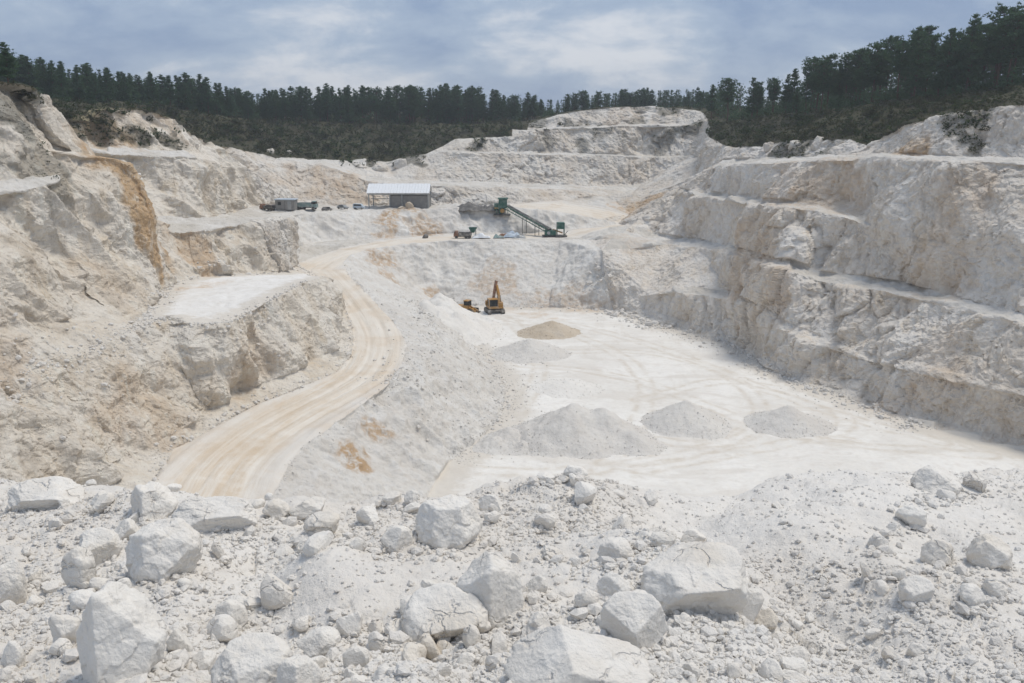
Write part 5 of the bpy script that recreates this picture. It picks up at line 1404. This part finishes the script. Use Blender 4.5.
# open shed with a white roof
a = on_ground(369, 209, 201.5); b = on_ground(428.5, 209, 201.5)
W = (b - a).length; base = min(a.z, b.z) - .1
sh = thing('shed', 'open-sided shed with a white sheet roof and grey panel walls on the upper yard', 'shed', Vector((a.x, a.y, base)), math.atan2(b.y - a.y, b.x - a.x))
Hs, Dp = 3.55, 6.5
rf = MB()
nx = 21
vv, ff = [], []
for side, (ya, za, yb, zb_) in enumerate(((-.7, Hs - .02, 3.0, Hs + 1.85), (3.0, Hs + 1.85, Dp + .6, Hs - .02))):
    for k in range(nx):
        xa = -.35 + (W + .7) * k / nx; xb = -.35 + (W + .7) * (k + 1) / nx - .03
        z0 = 0.05 * (k % 2) * .6
        rf.add([(xa, ya, za + z0), (xb, ya, za + z0), (xb, yb, zb_ + z0), (xa, yb, zb_ + z0), (xa, ya, za + z0 - .07), (xb, ya, za + z0 - .07), (xb, yb, zb_ + z0 - .07), (xa, yb, zb_ + z0 - .07)], [(0, 1, 2, 3), (7, 6, 5, 4), (0, 4, 5, 1), (1, 5, 6, 2), (2, 6, 7, 3), (3, 7, 4, 0)])
rf.build('roof', M_ROOF, sh)
MB().box(-.2, W + .2, -.25, -.1, Hs - .42, Hs - .15).box(-.2, W + .2, Dp, Dp + .15, Hs - .42, Hs - .15).build('beam', M_POST, sh)
for xx in (0.05, W * .355, W * .56, W - .05):
    for yy in (-.1, Dp): MB().box(xx - .11, xx + .11, yy - .11, yy + .11, 0, Hs - .42).build('post', M_POST, sh)
MB().box(.05, W * .35, Dp * .5, Dp * .5 + .1, 1.9, 2.05).build('rail', M_POST, sh)
for k, (x0, x1) in enumerate(((W * .36, W * .555), (W * .57, W * .66), (W * .663, W - .06))):
    MB().box(x0, x1, .05 + .03 * (k % 2), .2 + .03 * (k % 2), .0, Hs - .65).build('wall_panel', M_PANEL, sh)
MB().box(W * .36, W - .06, Dp - .4, Dp - .25, 0, Hs - .65).build('wall_panel', M_PANEL, sh)
MB().box(W * .36 - .08, W * .36, .25, Dp - .4, 0, Hs - .65).build('wall_panel', M_PANEL, sh)
MB().box(W - .14, W - .06, .25, Dp - .4, 0, Hs - .65).build('wall_panel', M_PANEL, sh)

# small items in front of the shed
def clump(px, py, d, size, seed, label, cat, name, mat):
    P_, F_ = rock_shape(seed, None, 9, 12, 3, .08); pz = on_ground(px, py, d)
    return obj(name, mesh_np(name, P_ * size, F_, mat), loc=pz + Vector((0, 0, size[2] * .45)), label=label, cat=cat)
clump(409, 207, 199.8, (1.0, .6, 1.25), 801, 'brown heap of sacks against the grey panels of the shed', 'sacks', 'sack_pile', M_HEAPT)
clump(401, 208, 199.6, (.8, .5, .45), 802, 'small orange-brown clay lump beside the middle post of the shed', 'clay lump', 'clay_lump', M_HEAPT)

# site hut, lorry and parked vehicles left of the shed
g0 = on_ground(287, 213, 190.0)
hut = thing('site_hut', 'grey two-part site hut with a pale flat roof on the upper yard', 'hut', g0, math.radians(-4))
MB().box(-2.05, -.03, -1.2, 1.2, .1, 2.15, .03).build('wall', M_PANEL, hut); MB().box(.03, 2.05, -1.2, 1.2, .1, 2.15, .03).build('wall', M_PANEL, hut)
MB().box(-2.2, 2.2, -1.4, 1.3, 2.16, 2.36, .03).build('roof', M_PALE, hut)
MB().box(-1.5, -.8, -1.24, -1.215, 1.1, 1.75).build('window', M_GLASS, hut); MB().box(.6, 1.4, -1.24, -1.215, .15, 1.9).build('door', M_POST, hut)


def lorry(px, py, d, rz, s, mat_cab, mat_body, label):
    g_ = on_ground(px, py, d); t = thing('lorry', label, 'lorry', g_, rz)
    t.scale = (s, s, s)
    c = MB().box(1.4, 2.7, -.95, .95, .55, 1.5, .06).box(1.45, 2.45, -.9, .9, 1.5, 2.2, .08, (.85, .95)).build('cab', mat_cab, t)
    MB().box(1.5, 2.46, -.915, -.905, 1.5, 2.0).build('window', M_GLASS, c)
    MB().box(2.44, 2.5, -.75, .75, 1.5, 2.05).build('window', M_GLASS, c)
    MB().prism([(-1, .75), (1, .75), (1.05, 1.75), (.95, 1.75), (.9, .85), (-.9, .85), (-.95, 1.75), (-1.05, 1.75)], -2.5, 1.3).build('load_bed', mat_body, t)
    MB().box(-2.4, 2.5, -.5, .5, .5, .72).build('chassis', M_DARK, t)
    for xx in (-1.9, -.9, 1.9):
        for yy in (-.85, .85): MB().disc((xx, yy, .42), (0, 1, 0), .42, .3).build('wheel', M_TYRE, t)
lorry(307, 211.5, 191.5, math.radians(-5), .85, M_TEAL, M_TEAL, 'dusty teal lorry parked to the right of the grey site hut')
lorry(268, 213, 189.0, math.radians(160), .62, M_RUST, M_DARK, 'small dark dumper at the left end of the grey site hut')


def parked(px, py, d, rz, mat, label, van=False):
    g_ = on_ground(px, py, d); t = thing('parked_car', label, 'car', g_, rz, 'cars parked on the upper yard'); t.scale = (.6, .6, .6)
    prof = [(-2.0, .35), (2.0, .35), (2.05, .75), (1.2, .9), (.6, 1.45), (-1.2, 1.5), (-1.9, .95), (-2.05, .8)] if not van else [(-2.1, .35), (2.1, .35), (2.15, .9), (1.5, 1.1), (1.0, 1.9), (-2.0, 1.95), (-2.1, 1.0)]
    m = MB(); m.prism(prof, -.82, .82); m.V = [(y, x, z) for x, y, z in m.V]
    bd = m.build('body', mat, t)
    w = MB(); w.prism([(-1.0, .98), (.72, .98), (.48, 1.36), (-1.0, 1.40)] if not van else [(-1.7, 1.2), (1.2, 1.2), (.95, 1.75), (-1.7, 1.8)], -.835, .835); w.V = [(y, x, z) for x, y, z in w.V]
    w.build('window', M_GLASS, bd)
    for xx in (-1.25, 1.25):
        for yy in (-.78, .78): MB().disc((xx, yy, .33), (0, 1, 0), .33, .2).build('wheel', M_TYRE, t)
parked(327, 210.5, 194.5, math.radians(60), M_SCRAP, 'dark car parked between the lorry and the shed, the left one of three')
parked(343, 210, 195.5, math.radians(-20), M_POST, 'grey car in the middle of the three parked left of the shed')
parked(359, 209.5, 197.5, math.radians(-8), M_PALE, 'pale blue van parked just left of the open shed', True)

# crusher on the upper yard, long belt down to the lower yard
u0 = on_ground(502, 208.5, 201.0); l0 = on_ground(555, 231.5, 191.0)
def steel_frame(parent, x0, x1, y0, y1, z0, z1, mat=M_GREEN, w=.14, name='leg'):
    for xx in (x0, x1):
        for yy in (y0, y1): MB().box(xx - w / 2, xx + w / 2, yy - w / 2, yy + w / 2, z0, z1).build(name, mat, parent)
cr = thing('crusher', 'dark green stone crusher with a hopper at the top of the conveyor', 'crusher', u0)
MB().box(-1.9, 1.9, -1.2, 1.2, .0, .3, .03).build('skid_frame', M_DARK, cr)
steel_frame(cr, -1.2, 1.3, -.9, .9, .3, 1.6)
MB().box(-.75, 1.15, -1.0, 1.0, 1.62, 3.6, .05).build('hopper', M_GREEN, cr)
MB().box(-.95, 1.4, -1.15, 1.15, 3.62, 3.8, .02).build('hopper_rim', M_GREEN, cr)
MB().box(-1.75, -.78, -.8, .8, 1.3, 2.6, .05).build('engine_box', M_GREEN, cr)
MB().box(-.7, .5, -.7, .7, .35, 1.58, .08).build('crusher_body', M_GREEN, cr)
MB().disc((.1, -.78, 1.0), (0, 1, 0), .5, .14).build('flywheel', M_YELLOW, cr)
MB().box(-1.7, -.9, -.86, -.82, 1.45, 1.75).build('warning_panel', M_YELLOW, cr)
lo = thing('screening_machine', 'dark green screening machine at the lower end of the conveyor', 'screening machine', l0, math.radians(3)); lo.scale = (.85, .85, .85)
MB().box(-3.2, 3.0, -1.2, 1.2, .1, .45, .04).build('skid_frame', M_DARK, lo)
MB().box(-2.6, .2, -1.0, 1.0, .48, 1.7, .06).build('engine_box', M_GREEN, lo)
MB().disc((-1.7, -1.05, 1.1), (0, 1, 0), .42, .12).build('flywheel', M_POST, lo)
MB().box(.45, 2.35, -1.05, 1.05, 2.05, 3.65, .05).build('screen_box', M_GREEN, lo)
steel_frame(lo, .5, 2.3, -.9, .9, .48, 2.05)
MB().beam((-.6, 0, 1.9), (1.9, 0, 1.0), .9, .3).build('chute', M_YELLOW, lo)
MB().beam((2.4, -.6, .6), (3.2, -.6, 1.6), .12).build('brace', M_DARK, lo)
A = Vector(u0) + Vector((1.2, -.4, 2.15)); B = Vector(l0) + Vector((-1.3, -.2, 1.75))
cv = thing('conveyor_belt', 'long sloping green conveyor belt running from the crusher down to the screening machine', 'conveyor', A)
dB = B - A; nseg = 12
tr = MB(); side = Vector((dB.y, -dB.x, 0)).normalized() * -1
for sgn in (-1, 1):
    o_ = side * .62 * sgn
    tr.beam(o_, dB + o_, .12, .14); tr.beam(o_ + Vector((0, 0, -.75)), dB + o_ + Vector((0, 0, -.75)), .12, .14)
    for k in range(nseg):
        p0, p1 = dB * (k / nseg), dB * ((k + 1) / nseg)
        tr.beam(p0 + o_ + Vector((0, 0, -.75)), p1 + o_, .07); tr.beam(p1 + o_, p1 + o_ + Vector((0, 0, -.75)), .07)
tr.build('truss', M_GREEN, cv)
MB().beam(Vector((0, 0, .12)), dB + Vector((0, 0, .12)), 1.0, .08).build('belt', M_BELT, cv)
for k in range(9):
    pz = dB * ((k + .5) / 9); MB().disc(pz + Vector((0, 0, -.06)), side, .1, 1.1, 10).build('roller', M_POST, cv)
MB().disc(Vector((0, 0, -.1)), side, .28, 1.15).build('drum', M_DARK, cv); MB().disc(dB + Vector((0, 0, -.1)), side, .28, 1.15).build('drum', M_DARK, cv)
for k in (.42, .72):
    pz = A + dB * k; gz = ground(pz.x, pz.y)
    for sgn in (-1, 1):
        o_ = side * .6 * sgn; MB().beam(dB * k + o_ + Vector((0, 0, -.8)), dB * k + o_ + Vector((0, 0, gz - pz.z)), .13).build('support', M_DARK, cv)

# dark aggregate beside the crusher
def ridge_heap(px0, px1, py, d, h, n, label, mat, seed, name, cat):
    pk = []
    for k in range(n):
        px = px0 + (px1 - px0) * k / (n - 1); gq = on_ground(px, py, d)
        pk.append((gq, h * (.7 + .5 * random.random())))
    zb = min(q.z for q, _ in pk); x0, y0 = pk[0][0].x - 3, pk[0][0].y - 3; x1, y1 = pk[-1][0].x + 3, pk[0][0].y + 3
    X, Y = np.meshgrid(np.arange(x0, x1, .2), np.arange(y0, y1, .2), indexing='ij'); P = np.stack([X.ravel(), Y.ravel(), 0 * X.ravel()], 1).astype(np.float32)
    Hh = np.max([q.z - zb + hh - .62 * np.hypot(P[:, 0] - q.x, P[:, 1] - q.y) for q, hh in pk], 0) + .12 * fbm(P * 1.5, 3, seed) + .15 * (worley(P * 1.2, seed)[2] - .5)
    I = np.arange(X.size).reshape(X.shape); F = np.stack([I[:-1, :-1], I[1:, :-1], I[1:, 1:], I[:-1, 1:]], -1).reshape(-1, 4); F = F[(Hh > -.2)[F].any(1)]
    u, inv = np.unique(F.ravel(), return_inverse=True); P[:, 2] = Hh
    obj(name, mesh_np(name, P[u] - (x0, y0, 0), inv.reshape(-1, 4), mat), loc=(x0, y0, zb), label=label, cat=cat)
ridge_heap(463, 491, 207.5, 202.5, 1.1, 6, 'long low heap of dark grey aggregate left of the green crusher', M_SCRAP, 44, 'aggregate_heap', 'aggregate heap')

# on the lower yard
lorry(463, 235.5, 188.5, math.radians(178), 0.72, M_RUST, M_TRACK, 'rust-brown tipper lorry on the lower yard under the bank')
hp = on_ground(473, 234.5, 189.5)
hopper = thing('feed_hopper', 'small dark feed hopper on legs next to the rust-brown lorry', 'hopper', hp)
MB().add([(-.9, -.8, 2.3), (.9, -.8, 2.3), (.9, .8, 2.3), (-.9, .8, 2.3), (-.3, -.3, 1.2), (.3, -.3, 1.2), (.3, .3, 1.2), (-.3, .3, 1.2), (-.82, -.72, 2.3), (.82, -.72, 2.3), (.82, .72, 2.3), (-.82, .72, 2.3), (-.26, -.26, 1.3), (.26, -.26, 1.3), (.26, .26, 1.3), (-.26, .26, 1.3)],
         [(0, 4, 5, 1), (1, 5, 6, 2), (2, 6, 7, 3), (3, 7, 4, 0), (4, 7, 6, 5), (8, 9, 13, 12), (9, 10, 14, 13), (10, 11, 15, 14), (11, 8, 12, 15), (12, 13, 14, 15), (0, 1, 9, 8), (1, 2, 10, 9), (2, 3, 11, 10), (3, 0, 8, 11)]).build('bin', M_GREEN, hopper)
steel_frame(hopper, -.6, .6, -.5, .5, 0, 1.6, M_DARK, .1)


def tarp(px, py, d, sx, sy, h, seed, mat, label, cat='tarpaulin', name='tarpaulin'):
    g_ = on_ground(px, py, d); n = 26
    U, Vv = np.meshgrid(np.linspace(-1, 1, n), np.linspace(-1, 1, n), indexing='ij'); P = np.stack([U.ravel() * sx, Vv.ravel() * sy, 0 * U.ravel()], 1).astype(np.float32)
    r_ = np.maximum(np.abs(U.ravel()), np.abs(Vv.ravel()))
    P[:, 2] = h * np.clip(1.15 - r_ ** 3, 0, 1) * (.75 + .45 * fbm(P * 0.9, 3, seed)) + .02
    I = np.arange(n * n).reshape(n, n); F = np.stack([I[:-1, :-1], I[1:, :-1], I[1:, 1:], I[:-1, 1:]], -1).reshape(-1, 4)
    obj(name, mesh_np(name, P, F, mat), loc=g_, label=label, cat=cat, group='covered piles on the lower yard')
tarp(481, 234.5, 189, 2.0, 1.2, .9, 3, M_ROOF, 'white sheet over a low pile just right of the rust-brown lorry')
tarp(499, 234.5, 189, 1.2, .9, .7, 4, M_TEAL, 'dark teal sheet at the left end of the covered row')
tarp(505, 234.3, 190, 1.5, .9, .8, 5, M_RUST, 'rust-red cover in the middle of the covered row')
tarp(512, 234, 190, 1.9, 1.1, 1.15, 6, M_PALE, 'pale blue sheet over the highest pile of the covered row')
tarp(519, 234.5, 189, 1.5, .8, .6, 7, M_POST, 'grey sheet at the right end of the covered row')
clump(425, 234.5, 189, (.8, .6, .55), 803, 'dark block of stone on the lower road below the shed', 'stone block', 'stone_block', M_SCRAP)

# the thin haze that hangs over the pit
hz = bpy.data.materials.new('haze_air'); hz.use_nodes = True; ht = NT(hz.node_tree); ht.n.clear()
ho = ht.node('ShaderNodeOutputMaterial'); hv = ht.node('ShaderNodeVolumePrincipled', {'Color': (0.90, 0.94, 1.0, 1), 'Density': 0.00042, 'Anisotropy': 0.2})
ht.l.new(hv.outputs[0], ho.inputs['Volume'])
MB().box(-730, 730, -90, 1130, -37, 45).build('haze', hz)['kind'] = 'stuff'
